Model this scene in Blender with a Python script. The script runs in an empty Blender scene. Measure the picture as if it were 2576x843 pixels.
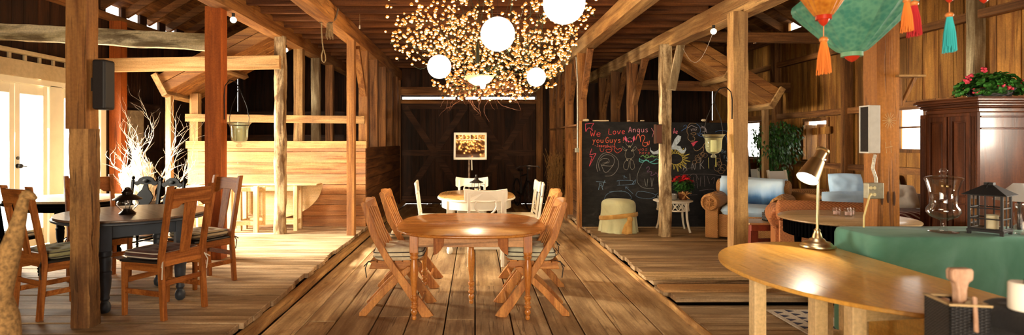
import bpy, math, random
from mathutils import Vector, Matrix, Euler, noise
R = math.radians
PI = math.pi
rng = random.Random(7)
SC = bpy.context.scene
COL = SC.collection
FPX, VX, VY, CZ = 1400.0, 1195.0, 358.0, 1.5      # focal length in px, vanishing point, eye height

def at(px, py, d):
    return Vector(((px - VX) * d / FPX, d, CZ + (VY - py) * d / FPX))

# ------------------------------------------------------------------ mesh builder
class MB:
    def __init__(s):
        s.V, s.F, s.M = [], [], []
    def add(s, vs, fs, m=0):
        b = len(s.V)
        s.V += [tuple(v) for v in vs]
        s.F += [tuple(b + i for i in f) for f in fs]
        s.M += [m] * len(fs)
        return s
    def box(s, c, sz, rot=None, m=0):
        c = Vector(c); h = Vector(sz) / 2
        vs = [Vector((x * h.x, y * h.y, z * h.z)) for x in (-1, 1) for y in (-1, 1) for z in (-1, 1)]
        if rot is not None:
            mt = rot if isinstance(rot, Matrix) else Euler(rot).to_matrix()
            vs = [mt @ v for v in vs]
        return s.add([c + v for v in vs], [(0,1,3,2),(4,6,7,5),(0,4,5,1),(2,3,7,6),(0,2,6,4),(1,5,7,3)], m)
    def bb(s, x0, x1, y0, y1, z0, z1, m=0):
        return s.box(((x0+x1)/2, (y0+y1)/2, (z0+z1)/2), (abs(x1-x0), abs(y1-y0), abs(z1-z0)), None, m)
    def bar(s, p0, p1, w, h, up=(0,0,1), m=0, n=1, amp=0.0, seed=0, taper=1.0):
        p0, p1 = Vector(p0), Vector(p1); d = (p1 - p0).normalized()
        up = Vector(up)
        if abs(d.dot(up)) > .95: up = Vector((0,1,0))
        x = d.cross(up).normalized(); y = x.cross(d).normalized()
        k = 3 if amp else 1
        ring = []
        prof = []
        for e in range(4):
            a = [(-1,-1),(1,-1),(1,1),(-1,1)][e]; b = [(1,-1),(1,1),(-1,1),(-1,-1)][e]
            for j in range(k):
                t = j / k
                prof.append((a[0]+(b[0]-a[0])*t, a[1]+(b[1]-a[1])*t))
        N = len(prof); vs = []
        for i in range(n + 1):
            t = i / n; c = p0.lerp(p1, t); sc = 1 + (taper - 1) * t
            for (u, v) in prof:
                q = c + x * (u * w / 2 * sc) + y * (v * h / 2 * sc)
                if amp:
                    nv = noise.noise_vector(q * 3.1 + Vector((seed * 7.7, 0, 0))) * amp + noise.noise_vector(q * 14 + Vector((seed, 3, 0))) * amp * .5
                    q = q + x * nv.x * .8 + y * nv.y * .8
                    if abs(u) == 1 and abs(v) == 1:
                        q -= (x * u + y * v) * amp * .5
                vs.append(q)
        fs = []
        for i in range(n):
            for j in range(N):
                a = i * N + j; b = i * N + (j + 1) % N
                fs.append((a, b, b + N, a + N))
        fs.append(tuple(range(N - 1, -1, -1))); fs.append(tuple(n * N + j for j in range(N)))
        return s.add(vs, fs, m)
    def tube(s, pts, r, seg=8, m=0, closed=False, flat=None):
        pts = [Vector(p) for p in pts]; n = len(pts)
        rs = r if isinstance(r, (list, tuple)) else [r] * n
        vs = []; prev = None
        for i, p in enumerate(pts):
            a = pts[i - 1] if (i > 0 or closed) else p
            b = pts[(i + 1) % n] if (i < n - 1 or closed) else p
            d = (b - a)
            d = d.normalized() if d.length > 1e-9 else Vector((0,0,1))
            if prev is None:
                ref = Vector((0,0,1)) if abs(d.z) < .9 else Vector((1,0,0))
                x = d.cross(ref).normalized()
            else:
                x = (prev - d * prev.dot(d))
                x = x.normalized() if x.length > 1e-6 else d.orthogonal().normalized()
            prev = x; y = d.cross(x)
            for j in range(seg):
                t = 2 * PI * j / seg
                q = x * math.cos(t) * rs[i] + y * math.sin(t) * rs[i]
                if flat is not None:
                    q = Vector((q.x * flat[0], q.y * flat[1], q.z * flat[2]))
                vs.append(p + q)
        fs = []
        for i in range(n if closed else n - 1):
            for j in range(seg):
                a = i * seg + j; b = i * seg + (j + 1) % seg
                c = ((i + 1) % n) * seg + (j + 1) % seg; e = ((i + 1) % n) * seg + j
                fs.append((a, b, c, e))
        if not closed:
            fs.append(tuple(range(seg - 1, -1, -1))); fs.append(tuple((n - 1) * seg + j for j in range(seg)))
        return s.add(vs, fs, m)
    def lathe(s, prof, c=(0,0,0), seg=24, m=0, mod=None, mat=None):
        c = Vector(c); vs = []; n = len(prof)
        for i, (r, z) in enumerate(prof):
            for j in range(seg):
                t = 2 * PI * j / seg
                k = mod(t, z, i) if mod else 1.0
                v = Vector((r * k * math.cos(t), r * k * math.sin(t), z))
                if mat is not None: v = mat @ v
                vs.append(c + v)
        fs = []
        for i in range(n - 1):
            for j in range(seg):
                a = i * seg + j; b = i * seg + (j + 1) % seg
                fs.append((a, b, b + seg, a + seg))
        if prof[0][0] > 1e-5: fs.append(tuple(range(seg - 1, -1, -1)))
        if prof[-1][0] > 1e-5: fs.append(tuple((n - 1) * seg + j for j in range(seg)))
        return s.add(vs, fs, m)
    def prism(s, poly, w0, w1, f=None, m=0):
        f = f or (lambda u, v, w: (u, v, w))
        n = len(poly)
        vs = [f(u, v, w0) for u, v in poly] + [f(u, v, w1) for u, v in poly]
        fs = [tuple(range(n - 1, -1, -1)), tuple(range(n, 2 * n))]
        fs += [(i, (i + 1) % n, n + (i + 1) % n, n + i) for i in range(n)]
        return s.add(vs, fs, m)
    def ball(s, c, r, seg=16, rings=10, sc=(1,1,1), m=0, rot=None):
        prof = [(max(1e-6, math.sin(PI * i / rings)), -math.cos(PI * i / rings)) for i in range(rings + 1)]
        S = Matrix.Diagonal(Vector((r * sc[0], r * sc[1], r * sc[2])))
        if rot is not None: S = Euler(rot).to_matrix() @ S
        return s.lathe(prof, c, seg, m, None, S)
    def cushion(s, c, w, d, h, tufts=(), n=22, rot=None, m=0, pw=5, wr=0.0):
        c = Vector(c); mt = Euler(rot).to_matrix() if rot else Matrix.Identity(3)
        vs, fs = [], []
        for side in (1, -1):
            for i in range(n + 1):
                for j in range(n + 1):
                    u = -1 + 2 * i / n; v = -1 + 2 * j / n
                    k = ((1 - abs(u) ** pw) * (1 - abs(v) ** pw))
                    k = max(k, 0) ** .42
                    z = h / 2 * k
                    for (a, b, dp) in tufts:
                        z -= h * dp * math.exp(-((u - a) ** 2 + (v - b) ** 2) / .035)
                    # round the plan corners
                    ru = u * (1 - .06 * v * v); rv = v * (1 - .06 * u * u)
                    if wr: z += wr * noise.noise(Vector((u * 2.3 + c.x * 9, v * 2.3 + c.y * 5, side + c.z))) * k
                    vs.append(c + mt @ Vector((ru * w / 2, rv * d / 2, side * z)))
        N = n + 1
        for sd in (0, 1):
            b = sd * N * N
            for i in range(n):
                for j in range(n):
                    q = (b + i*N + j, b + (i+1)*N + j, b + (i+1)*N + j + 1, b + i*N + j + 1)
                    fs.append(q if sd == 0 else q[::-1])
        return s.add(vs, fs, m)
    def leaf(s, p, d, up, L, W, m=0, bend=.25):
        p, d, up = Vector(p), Vector(d).normalized(), Vector(up)
        x = d.cross(up)
        x = x.normalized() if x.length > 1e-5 else d.orthogonal().normalized()
        n = x.cross(d)
        vs = [p, p + d*L*.45 + x*W/2 + n*L*.03, p + d*L*.5 - n*L*.02, p + d*L*.45 - x*W/2 + n*L*.03, p + d*L*(1) - n*L*bend]
        return s.add(vs, [(0,1,2),(0,2,3),(1,4,2),(2,4,3)], m)
    def out(s, name, mats, parent=None, bevel=0.0, smooth=None, loc=None, rot=None, seg=2):
        me = bpy.data.meshes.new(name)
        me.from_pydata(s.V, [], s.F)
        if not isinstance(mats, (list, tuple)): mats = [mats]
        for mm in mats: me.materials.append(mm)
        if len(mats) > 1: me.polygons.foreach_set('material_index', s.M)
        me.update()
        if smooth:
            me.shade_smooth()
            me.set_sharp_from_angle(angle=R(smooth))
        o = bpy.data.objects.new(name, me); COL.objects.link(o)
        if parent is not None: o.parent = parent
        if loc is not None: o.location = loc
        if rot is not None: o.rotation_euler = rot
        if bevel:
            b = o.modifiers.new('bevel', 'BEVEL'); b.width = bevel; b.segments = seg; b.limit_method = 'ANGLE'; b.angle_limit = R(40)
        return o

def tag(o, label, cat, group=None, kind=None):
    o['label'] = label; o['category'] = cat
    if group: o['group'] = group
    if kind: o['kind'] = kind
    return o
def thing(name, label, cat, loc=(0,0,0), rz=0.0, group=None):
    o = bpy.data.objects.new(name, None); COL.objects.link(o)
    o.location = loc; o.rotation_euler = (0, 0, rz)
    o.empty_display_size = .1
    return tag(o, label, cat, group)
def struct(o, label, cat='building part', group=None):
    return tag(o, label, cat, group, 'structure')
def kids(o): return [c for c in COL.objects if c.parent == o]
def dup(root, loc, rz, label, group=None):
    r = root.copy(); COL.objects.link(r); r.location = loc; r.rotation_euler = (0, 0, rz); r['label'] = label
    if group: r['group'] = group
    for ch in kids(root):
        c = ch.copy(); COL.objects.link(c); c.parent = r
        for g in kids(ch):
            d = g.copy(); COL.objects.link(d); d.parent = c
    return r

# ------------------------------------------------------------------ materials
def newmat(name):
    m = bpy.data.materials.new(name); m.use_nodes = True
    nt = m.node_tree; nt.nodes.clear()
    out = nt.nodes.new('ShaderNodeOutputMaterial')
    bs = nt.nodes.new('ShaderNodeBsdfPrincipled')
    nt.links.new(bs.outputs[0], out.inputs[0])
    return m, nt, bs, out
def nd(nt, t, **kw):
    n = nt.nodes.new(t)
    for k, v in kw.items(): setattr(n, k, v)
    return n
def c4(c): return (c[0], c[1], c[2], 1.0)
def ramp(nt, fac, stops):
    r = nt.nodes.new('ShaderNodeValToRGB'); e = r.color_ramp.elements
    while len(e) < len(stops): e.new(.5)
    for i, (p, c) in enumerate(stops):
        e[i].position = p; e[i].color = c4(c)
    nt.links.new(fac, r.inputs[0]); return r.outputs[0]
def mixc(nt, f, a, b, mode='MIX'):
    n = nt.nodes.new('ShaderNodeMix'); n.data_type = 'RGBA'; n.blend_type = mode
    for sock, v in ((n.inputs[0], f), (n.inputs[6], a), (n.inputs[7], b)):
        if hasattr(v, 'links'): nt.links.new(v, sock)
        elif isinstance(v, (int, float)): sock.default_value = v
        else: sock.default_value = c4(v)
    return n.outputs[2]
def math_n(nt, op, a, b=None, clamp=False):
    n = nt.nodes.new('ShaderNodeMath'); n.operation = op; n.use_clamp = clamp
    for i, v in enumerate((a, b)):
        if v is None: continue
        if hasattr(v, 'links'): nt.links.new(v, n.inputs[i])
        else: n.inputs[i].default_value = v
    return n.outputs[0]
def coords(nt, per=True):
    tc = nt.nodes.new('ShaderNodeTexCoord'); o = tc.outputs['Object']
    if not per: return o, None
    g = nt.nodes.new('ShaderNodeNewGeometry'); oi = nt.nodes.new('ShaderNodeObjectInfo')
    rnd = math_n(nt, 'FRACT', math_n(nt, 'ADD', g.outputs['Random Per Island'], oi.outputs['Random']))
    k = math_n(nt, 'MULTIPLY', rnd, 53.0)
    v = nt.nodes.new('ShaderNodeVectorMath'); v.operation = 'ADD'
    nt.links.new(o, v.inputs[0]); nt.links.new(k, v.inputs[1])
    return v.outputs[0], rnd
def mapping(nt, v, scale):
    m = nt.nodes.new('ShaderNodeMapping'); m.inputs['Scale'].default_value = scale
    nt.links.new(v, m.inputs[0]); return m.outputs[0]
def noise_n(nt, v, scale, detail=4, dist=0.0, rough=.55):
    n = nt.nodes.new('ShaderNodeTexNoise'); n.inputs['Scale'].default_value = scale
    n.inputs['Detail'].default_value = detail; n.inputs['Distortion'].default_value = dist
    n.inputs['Roughness'].default_value = rough
    nt.links.new(v, n.inputs['Vector']); return n.outputs['Fac']
def bump(nt, bs, h, strength=.3, dist=.01):
    b = nt.nodes.new('ShaderNodeBump'); b.inputs['Strength'].default_value = strength; b.inputs['Distance'].default_value = dist
    nt.links.new(h, b.inputs['Height']); nt.links.new(b.outputs[0], bs.inputs['Normal'])
_W = {}
def wood(name, c1, c2, axis='Z', grain=1.0, rough=.6, bmp=.35, var=.25, dirt=None, dirtamt=.5, spec=.3, coat=0.0, crack=.6, dsc=1.0):
    key = name + axis
    if key in _W: return _W[key]
    m, nt, bs, out = newmat(key.lower())
    v, rnd = coords(nt)
    ax = 'XYZ'.index(axis)
    def sc(along, across):
        s = [across] * 3; s[ax] = along; return s
    n1 = noise_n(nt, mapping(nt, v, sc(.9 * grain, 9 * grain)), 1.0, 5, 1.1)
    n2 = noise_n(nt, mapping(nt, v, sc(2.2 * grain, 75 * grain)), 1.0, 3, .3)
    f = math_n(nt, 'ADD', math_n(nt, 'MULTIPLY', n1, .72), math_n(nt, 'MULTIPLY', n2, .28))
    col = ramp(nt, f, [(.40, c1), (.51, [(a + b) / 2 for a, b in zip(c1, c2)]), (.62, c2)])
    # knots
    vo = nt.nodes.new('ShaderNodeTexVoronoi'); vo.inputs['Scale'].default_value = 1.0
    nt.links.new(mapping(nt, v, sc(1.6, 5.0)), vo.inputs['Vector'])
    kn = ramp(nt, vo.outputs['Distance'], [(.05, (0,0,0)), (.13, (1,1,1))])
    col = mixc(nt, math_n(nt, 'MULTIPLY', math_n(nt, 'SUBTRACT', 1.0, kn), .55), col, [x * .35 for x in c1])
    n4 = noise_n(nt, mapping(nt, v, sc(1.3, 30.0)), 1.0, 3, .8)
    ck = ramp(nt, n4, [(.33, (1,1,1)), (.39, (0,0,0))])
    col = mixc(nt, math_n(nt, 'MULTIPLY', ck, crack), col, [x * .3 for x in c1])
    n5 = noise_n(nt, v, 55.0, 3)
    col = mixc(nt, .35, col, ramp(nt, n5, [(.35, (.62,.62,.62)), (.65, (1.25,1.25,1.25))]), 'MULTIPLY')
    if dirt:
        n3 = noise_n(nt, mapping(nt, v, sc(.7 * dsc, 2.2 * dsc)), 1.0, 5, .4, .65)
        df = ramp(nt, n3, [(.44, (0,0,0)), (.60, (1,1,1))])
        col = mixc(nt, math_n(nt, 'MULTIPLY', df, dirtamt), col, dirt)
    hv = nt.nodes.new('ShaderNodeHueSaturation')
    val = math_n(nt, 'ADD', math_n(nt, 'MULTIPLY', rnd, 2 * var), 1.0 - var)
    nt.links.new(val, hv.inputs['Value']); nt.links.new(col, hv.inputs['Color'])
    nt.links.new(hv.outputs[0], bs.inputs['Base Color'])
    rr = math_n(nt, 'ADD', math_n(nt, 'MULTIPLY', n2, .2), rough - .1)
    nt.links.new(rr, bs.inputs['Roughness'])
    bs.inputs['Specular IOR Level'].default_value = spec
    bs.inputs['Coat Weight'].default_value = coat; bs.inputs['Coat Roughness'].default_value = .12
    bump(nt, bs, math_n(nt, 'SUBTRACT', f, math_n(nt, 'MULTIPLY', ck, .3)), bmp, .014)
    _W[key] = m
    return m
_P = {}
def plain(name, col, rough=.5, metal=0.0, spec=.4, nz=0.0, nscale=20, bmp=0.0, emit=None, estr=0.0, coat=0.0, sub=0.0, c2=None, trans=0.0):
    if name in _P: return _P[name]
    m, nt, bs, out = newmat(name)
    bs.inputs['Roughness'].default_value = rough; bs.inputs['Metallic'].default_value = metal
    bs.inputs['Specular IOR Level'].default_value = spec; bs.inputs['Coat Weight'].default_value = coat
    v, rnd = coords(nt)
    n = noise_n(nt, v, nscale, 4, .2)
    if c2 is None: c2 = [x * (1 - nz) for x in col]
    col_o = ramp(nt, n, [(.35, c2), (.65, col)])
    nt.links.new(col_o, bs.inputs['Base Color'])
    if bmp: bump(nt, bs, n, bmp, .006)
    if emit:
        bs.inputs['Emission Color'].default_value = c4(emit); bs.inputs['Emission Strength'].default_value = estr
    if trans:
        t = nt.nodes.new('ShaderNodeBsdfTranslucent'); nt.links.new(col_o, t.inputs[0])
        mx = nt.nodes.new('ShaderNodeMixShader'); mx.inputs[0].default_value = trans
        nt.links.new(bs.outputs[0], mx.inputs[1]); nt.links.new(t.outputs[0], mx.inputs[2]); nt.links.new(mx.outputs[0], out.inputs[0])
    _P[name] = m
    return m
def cloth(name, col, c2=None, rough=.9, weave=260, fold=.25, nscale=6):
    if name in _P: return _P[name]
    m, nt, bs, out = newmat(name)
    v, rnd = coords(nt)
    n = noise_n(nt, v, nscale, 5, .6)
    w = noise_n(nt, v, weave, 2)
    c2 = c2 or [x * .75 for x in col]
    nt.links.new(ramp(nt, n, [(.36, c2), (.62, col)]), bs.inputs['Base Color'])
    bs.inputs['Roughness'].default_value = rough; bs.inputs['Specular IOR Level'].default_value = .15
    bs.inputs['Sheen Weight'].default_value = .15
    bump(nt, bs, math_n(nt, 'ADD', n, math_n(nt, 'MULTIPLY', w, .25)), fold, .02)
    _P[name] = m
    return m
def glass(name, tint=(1,1,1), refl=1.0):
    if name in _P: return _P[name]
    m = bpy.data.materials.new(name); m.use_nodes = True; nt = m.node_tree; nt.nodes.clear()
    out = nt.nodes.new('ShaderNodeOutputMaterial')
    t = nt.nodes.new('ShaderNodeBsdfTransparent'); t.inputs[0].default_value = c4(tint)
    g = nt.nodes.new('ShaderNodeBsdfGlossy'); g.inputs['Roughness'].default_value = .04
    lw = nt.nodes.new('ShaderNodeLayerWeight')
    f = math_n(nt, 'ADD', math_n(nt, 'MULTIPLY', math_n(nt, 'POWER', lw.outputs['Facing'], 3.0), .8), .06)
    mx = nt.nodes.new('ShaderNodeMixShader')
    nt.links.new(math_n(nt, 'MULTIPLY', f, refl), mx.inputs[0])
    nt.links.new(t.outputs[0], mx.inputs[1]); nt.links.new(g.outputs[0], mx.inputs[2]); nt.links.new(mx.outputs[0], out.inputs[0])
    _P[name] = m
    return m
def wicker(name, c1, c2, k=70.0):
    if name in _P: return _P[name]
    m, nt, bs, out = newmat(name)
    tc = nt.nodes.new('ShaderNodeTexCoord'); sp = nt.nodes.new('ShaderNodeSeparateXYZ'); nt.links.new(tc.outputs['Object'], sp.inputs[0])
    h = math_n(nt, 'MULTIPLY', math_n(nt, 'ADD', sp.outputs[0], sp.outputs[1]), k)
    z = math_n(nt, 'MULTIPLY', math_n(nt, 'ADD', sp.outputs[2], math_n(nt, 'MULTIPLY', sp.outputs[1], .35)), k * 2.4)
    a = math_n(nt, 'SINE', h); b = math_n(nt, 'SINE', math_n(nt, 'ADD', z, math_n(nt, 'MULTIPLY', math_n(nt, 'SIGN', a), PI / 2)))
    f = math_n(nt, 'ADD', math_n(nt, 'MULTIPLY', math_n(nt, 'MULTIPLY', math_n(nt, 'ABSOLUTE', a), b), .35), .5)
    n = noise_n(nt, tc.outputs['Object'], 5, 3)
    f2 = math_n(nt, 'ADD', math_n(nt, 'MULTIPLY', f, .8), math_n(nt, 'MULTIPLY', n, .25))
    nt.links.new(ramp(nt, f2, [(.34, c1), (.66, c2)]), bs.inputs['Base Color'])
    bs.inputs['Roughness'].default_value = .5; bump(nt, bs, f, .8, .012)
    _P[name] = m
    return m
def emis(name, col, s):
    if name in _P: return _P[name]
    m = bpy.data.materials.new(name); m.use_nodes = True; nt = m.node_tree; nt.nodes.clear()
    out = nt.nodes.new('ShaderNodeOutputMaterial'); e = nt.nodes.new('ShaderNodeEmission')
    e.inputs[0].default_value = c4(col); e.inputs[1].default_value = s
    nt.links.new(e.outputs[0], out.inputs[0]); _P[name] = m
    return m

def W_old(ax):    return wood('old_timber', (.10,.035,.010), (.36,.155,.045), ax, .8, .75, .55, .22, (.10,.05,.022), .55)
def W_warm(ax):   return wood('warm_timber', (.20,.07,.016), (.50,.225,.058), ax, .8, .7, .5, .18, (.20,.10,.045), .4)
def W_pale(ax):   return wood('pale_timber', (.27,.13,.042), (.60,.36,.135), ax, .9, .75, .55, .15, (.19,.11,.05), .5)
def W_red(ax):    return wood('red_timber', (.26,.055,.010), (.54,.14,.024), ax, .6, .65, .35, .1, (.20,.06,.02), .3)
def W_rust(ax):   return wood('rust_timber', (.22,.075,.013), (.46,.185,.036), ax, .7, .65, .4, .1, (.16,.06,.02), .3)
def W_grey(ax):   return wood('weathered_timber', (.24,.17,.09), (.68,.56,.34), ax, .8, .85, .8, .1, (.13,.075,.03), .8, .3, 0, .9)
def W_flake(ax):  return wood('flaking_whitewash', (.50,.40,.20), (.92,.80,.52), ax, .8, .85, .8, .1, (.11,.065,.028), .8, .3, 0, .8, 2.5)
def W_shade(ax): return wood('shaded_board', (.055,.018,.005), (.20,.08,.022), ax, .7, .8, .4, .2)  # darker copy of the old timber, shade put into the board colour
def W_maho2(ax):  return wood('matt_mahogany', (.04,.011,.004), (.115,.034,.011), ax, 1.0, .5, .05, .05, None, 0, .15, 0, .1)
def W_axe(ax):    return wood('axe_timber', (.15,.062,.020), (.46,.245,.085), ax, .6, .8, .9, .05, (.085,.038,.016), .75, .3, 0, .9, 2.2)
def W_gnarl(ax):  return wood('gnarled_timber', (.32,.20,.09), (.80,.64,.38), ax, .9, .85, .9, .05, (.10,.05,.02), .85, .2, 0, .9, 3.5)
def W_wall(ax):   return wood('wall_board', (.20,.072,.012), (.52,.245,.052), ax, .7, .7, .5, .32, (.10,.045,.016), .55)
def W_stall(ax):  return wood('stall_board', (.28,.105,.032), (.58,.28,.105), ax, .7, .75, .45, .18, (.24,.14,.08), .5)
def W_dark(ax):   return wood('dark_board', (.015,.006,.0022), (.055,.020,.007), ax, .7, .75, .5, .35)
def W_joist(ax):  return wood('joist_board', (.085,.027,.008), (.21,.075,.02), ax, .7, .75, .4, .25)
def W_floor(ax):  return wood('aisle_board', (.30,.18,.085), (.64,.45,.24), ax, .7, .55, .5, .13, (.15,.075,.03), .6, .35)
def W_plat(ax):   return wood('platform_board', (.22,.135,.066), (.56,.40,.235), ax, .7, .6, .6, .22, (.13,.07,.03), .6, .3)
def W_oak(ax):    return wood('mission_oak', (.20,.055,.010), (.44,.15,.032), ax, 1.6, .55, .15, .08, None, 0, .22, 0, .2)
def W_teak(ax):   return wood('folding_teak', (.34,.115,.022), (.62,.27,.065), ax, 1.4, .5, .15, .1, None, 0, .35, .05, .2)
def W_cherry(ax): return wood('table_cherry', (.38,.115,.018), (.62,.25,.048), ax, 1.2, .28, .08, .06, None, 0, .5, .35, .12)
def W_ply(ax):    return wood('golden_birch', (.62,.30,.05), (.78,.44,.095), ax, .8, .32, .06, .04, None, 0, .5, .25, .08)
def W_plyleg(ax): return wood('pale_birch', (.62,.43,.20), (.78,.58,.32), ax, 1.0, .5, .1, .05, None, 0, .3, 0, .1)
def W_maho(ax):   return wood('mahogany', (.045,.012,.004), (.125,.036,.011), ax, 1.0, .34, .05, .05, None, 0, .4, .3, .1)
CREAM = plain('cream_paint', (.90,.87,.68), .5, nz=.08, nscale=4)
WHITE = plain('white_paint', (.92,.88,.74), .4, nz=.06, nscale=5)
BLACK = plain('black_metal', (.018,.016,.015), .45, .3)
EBONY = plain('black_paint', (.0018,.0019,.0022), .7, spec=.02, nz=.3, nscale=9, bmp=.05)
SLATE = plain('slate_blue_paint', (.050,.062,.080), .45, nz=.25, nscale=7, bmp=.05)
BRASS = plain('aged_brass', (.78,.60,.33), .34, 1.0, nz=.15, nscale=12)
GLASS = glass('clear_glass')
GREENGLASS = glass('pale_green_glass', (.965,.99,.93))
_nt = GREENGLASS.node_tree; _tr = _nt.nodes.new('ShaderNodeBsdfTranslucent'); _tr.inputs[0].default_value = (.85,.88,.66,1); _mx = _nt.nodes.new('ShaderNodeMixShader'); _mx.inputs[0].default_value = .22
_o = [n for n in _nt.nodes if n.type == 'OUTPUT_MATERIAL'][0]; _s = _o.inputs[0].links[0].from_socket; _nt.links.new(_s, _mx.inputs[1]); _nt.links.new(_tr.outputs[0], _mx.inputs[2]); _nt.links.new(_mx.outputs[0], _o.inputs[0])
WAX = plain('candle_wax', (.86,.78,.52), .5, nz=.05, sub=.2)
IRON = plain('wrought_iron', (.012,.011,.010), .5, .6)
LEAF = plain('dark_leaf', (.035,.12,.022), .4, nz=.6, nscale=14)
LEAF2 = plain('bright_leaf', (.06,.24,.035), .4, nz=.5, nscale=14)
# ================================================================== THE BARN
YB, YF = 13.6, -3.0            # back wall, wall behind the viewer
XL, XR = -5.8, 5.8             # side walls
PZ = .12                       # platform height
EL, ER = -1.78, 1.78           # platform edges

# floors -----------------------------------------------------------
m = MB(); x = EL + .10
while x < ER - .02:
    w = rng.uniform(.24, .33); x2 = min(x + w, ER + .06)
    if ER + .06 - x2 < .1: x2 = ER + .06
    y = YF
    while y < YB:
        L = rng.uniform(3.2, 5.5); y2 = min(y + L, YB)
        m.box(((x + x2) / 2, (y + y2) / 2, -.02 + rng.uniform(-.003, .003)), (x2 - x - .012, y2 - y - .006, .04))
        y = y2
    x = x2
struct(m.out('floor', W_floor('Y'), bevel=.004, seg=1), 'wide worn floorboards running down the centre aisle', 'floor')
m = MB(); m.bb(XL - .3, XR + .3, YF - .3, YB + .3, -.12, -.045)
struct(m.out('ground', W_dark('Y')), 'dark ground beneath the floorboards', 'ground')
def platform(x0, x1, edge, spans, side):
    m = MB(); y = YF
    while y < YB:
        w = rng.uniform(.17, .27); zt = PZ + rng.uniform(-.004, .004); cut = None
        for (a, b, z) in spans:
            if a <= y < b: zt = z
            if y < a < y + w: w = a - y
            if a <= y < b: w = min(w, b - y)
        y2 = min(y + w, YB); j = rng.uniform(-.025, .025)
        xa, xb = (x0, edge + j) if side < 0 else (edge + j, x1)
        m.bb(xa, xb, y + .004, y2 - .004, zt - .05, zt)
        y = y2
    return m
struct(platform(XL, EL, EL, [], -1).out('floor_left', W_plat('X'), bevel=.004, seg=1), 'raised plank platform along the left side', 'floor')
struct(platform(ER, XR, ER, [(-3, 4.95, .05), (5.3, 5.55, .075)], 1).out('floor_right', W_plat('X'), bevel=.004, seg=1), 'raised plank platform along the right side', 'floor')
m = MB(); m.bb(1.70, 3.2, 5.55, 5.80, PZ + .002, PZ + .034)
o = m.out('loose_plank', wood('fresh_plank', (.42,.27,.12), (.72,.52,.29), 'X', .8, .7, .4, .05), bevel=.004)
tag(o, 'pale sawn plank lying across the edge of the right platform', 'plank')
m = MB(); m.bb(1.73, 3.1, 5.10, 5.30, PZ + .001, PZ + .03)
o = m.out('loose_plank', wood('tan_plank', (.34,.17,.06), (.56,.32,.13), 'X', .8, .7, .4, .05), bevel=.004)
tag(o, 'narrow orange-tan plank nearer the viewer on the right platform edge', 'plank')
m = MB(); m.bar((EL + .05, YF, .035), (EL + .05, 13.5, .035), .10, .075, n=60, amp=.012, seed=3)
struct(m.out('trim_1', W_pale('Y'), smooth=50), 'rough timber curb along the foot of the left platform', 'curb')
m = MB(); m.bar((ER - .012, YF, .03), (ER - .012, 13.5, .03), .04, .06, n=60, amp=.008, seed=4)
struct(m.out('trim_2', W_pale('Y'), smooth=50), 'rough timber curb along the foot of the right platform', 'curb')

# plank walls --------------------------------------------------------
def board_wall(f, a0, a1, z0, z1, openings, seedw=(.18, .28), dz=.006, t=.025):
    """boards stand upright; f(a, depth, z) places them"""
    m = MB(); bk = MB()
    cuts = sorted({a0, a1} | {o[0] for o in openings} | {o[1] for o in openings})
    a = a0
    def slab(mm, p, q, zz0, zz1, d0, d1):
        cs = [f(u, d, z) for u in (p, q) for d in (d0, d1) for z in (zz0, zz1)]
        mm.add(cs, [(0,1,3,2),(4,6,7,5),(0,4,5,1),(2,3,7,6),(0,2,6,4),(1,5,7,3)])
    def segs(mid):
        zs = [(z0, z1)]
        for (p, q, u, v) in openings:
            if p < mid < q:
                nz = []
                for (s, e) in zs:
                    if v <= s or u >= e: nz.append((s, e)); continue
                    if u > s: nz.append((s, u))
                    if v < e: nz.append((v, e))
                zs = nz
        return zs
    while a < a1 - 1e-4:
        b = a + rng.uniform(*seedw)
        for c in cuts:
            if a + 1e-4 < c < b + .07: b = c; break
        d = rng.uniform(0, dz)
        for (s, e) in segs((a + b) / 2): slab(m, a + .004, b - .004, s, e, d, d + t)
        a = b
    for p, q in zip(cuts, cuts[1:]):
        for (s, e) in segs((p + q) / 2): slab(m, p, q, s, e, t + dz, t + dz + .02)
    return m, bk
LW = lambda a, d, z: (XL - d, a, z)
RW = lambda a, d, z: (XR + d, a, z)
BW = lambda a, d, z: (a, YB + d, z)
ZE = 3.54
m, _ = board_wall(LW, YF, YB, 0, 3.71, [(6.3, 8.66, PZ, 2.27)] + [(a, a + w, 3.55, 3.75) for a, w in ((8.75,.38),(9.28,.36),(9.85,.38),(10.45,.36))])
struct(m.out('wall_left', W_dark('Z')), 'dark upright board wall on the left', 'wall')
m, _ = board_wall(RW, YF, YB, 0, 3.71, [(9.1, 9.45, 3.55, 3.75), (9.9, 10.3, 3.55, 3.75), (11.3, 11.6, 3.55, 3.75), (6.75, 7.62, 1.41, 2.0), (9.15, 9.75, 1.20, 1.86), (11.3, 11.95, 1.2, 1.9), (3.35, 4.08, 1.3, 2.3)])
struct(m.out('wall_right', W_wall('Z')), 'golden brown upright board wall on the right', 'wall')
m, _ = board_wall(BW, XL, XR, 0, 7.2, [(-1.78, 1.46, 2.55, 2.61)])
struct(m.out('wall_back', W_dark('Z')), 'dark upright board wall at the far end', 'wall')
m = MB()
m.bb(XL, -2.2, YF - .1, YF, 0, 7.2); m.bb(2.2, XR, YF - .1, YF, 0, 7.2); m.bb(-2.2, 2.2, YF - .1, YF, 2.6, 7.2)
struct(m.out('wall_front', W_wall('Z')), 'board wall with an open barn doorway behind the viewer', 'wall')

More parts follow.
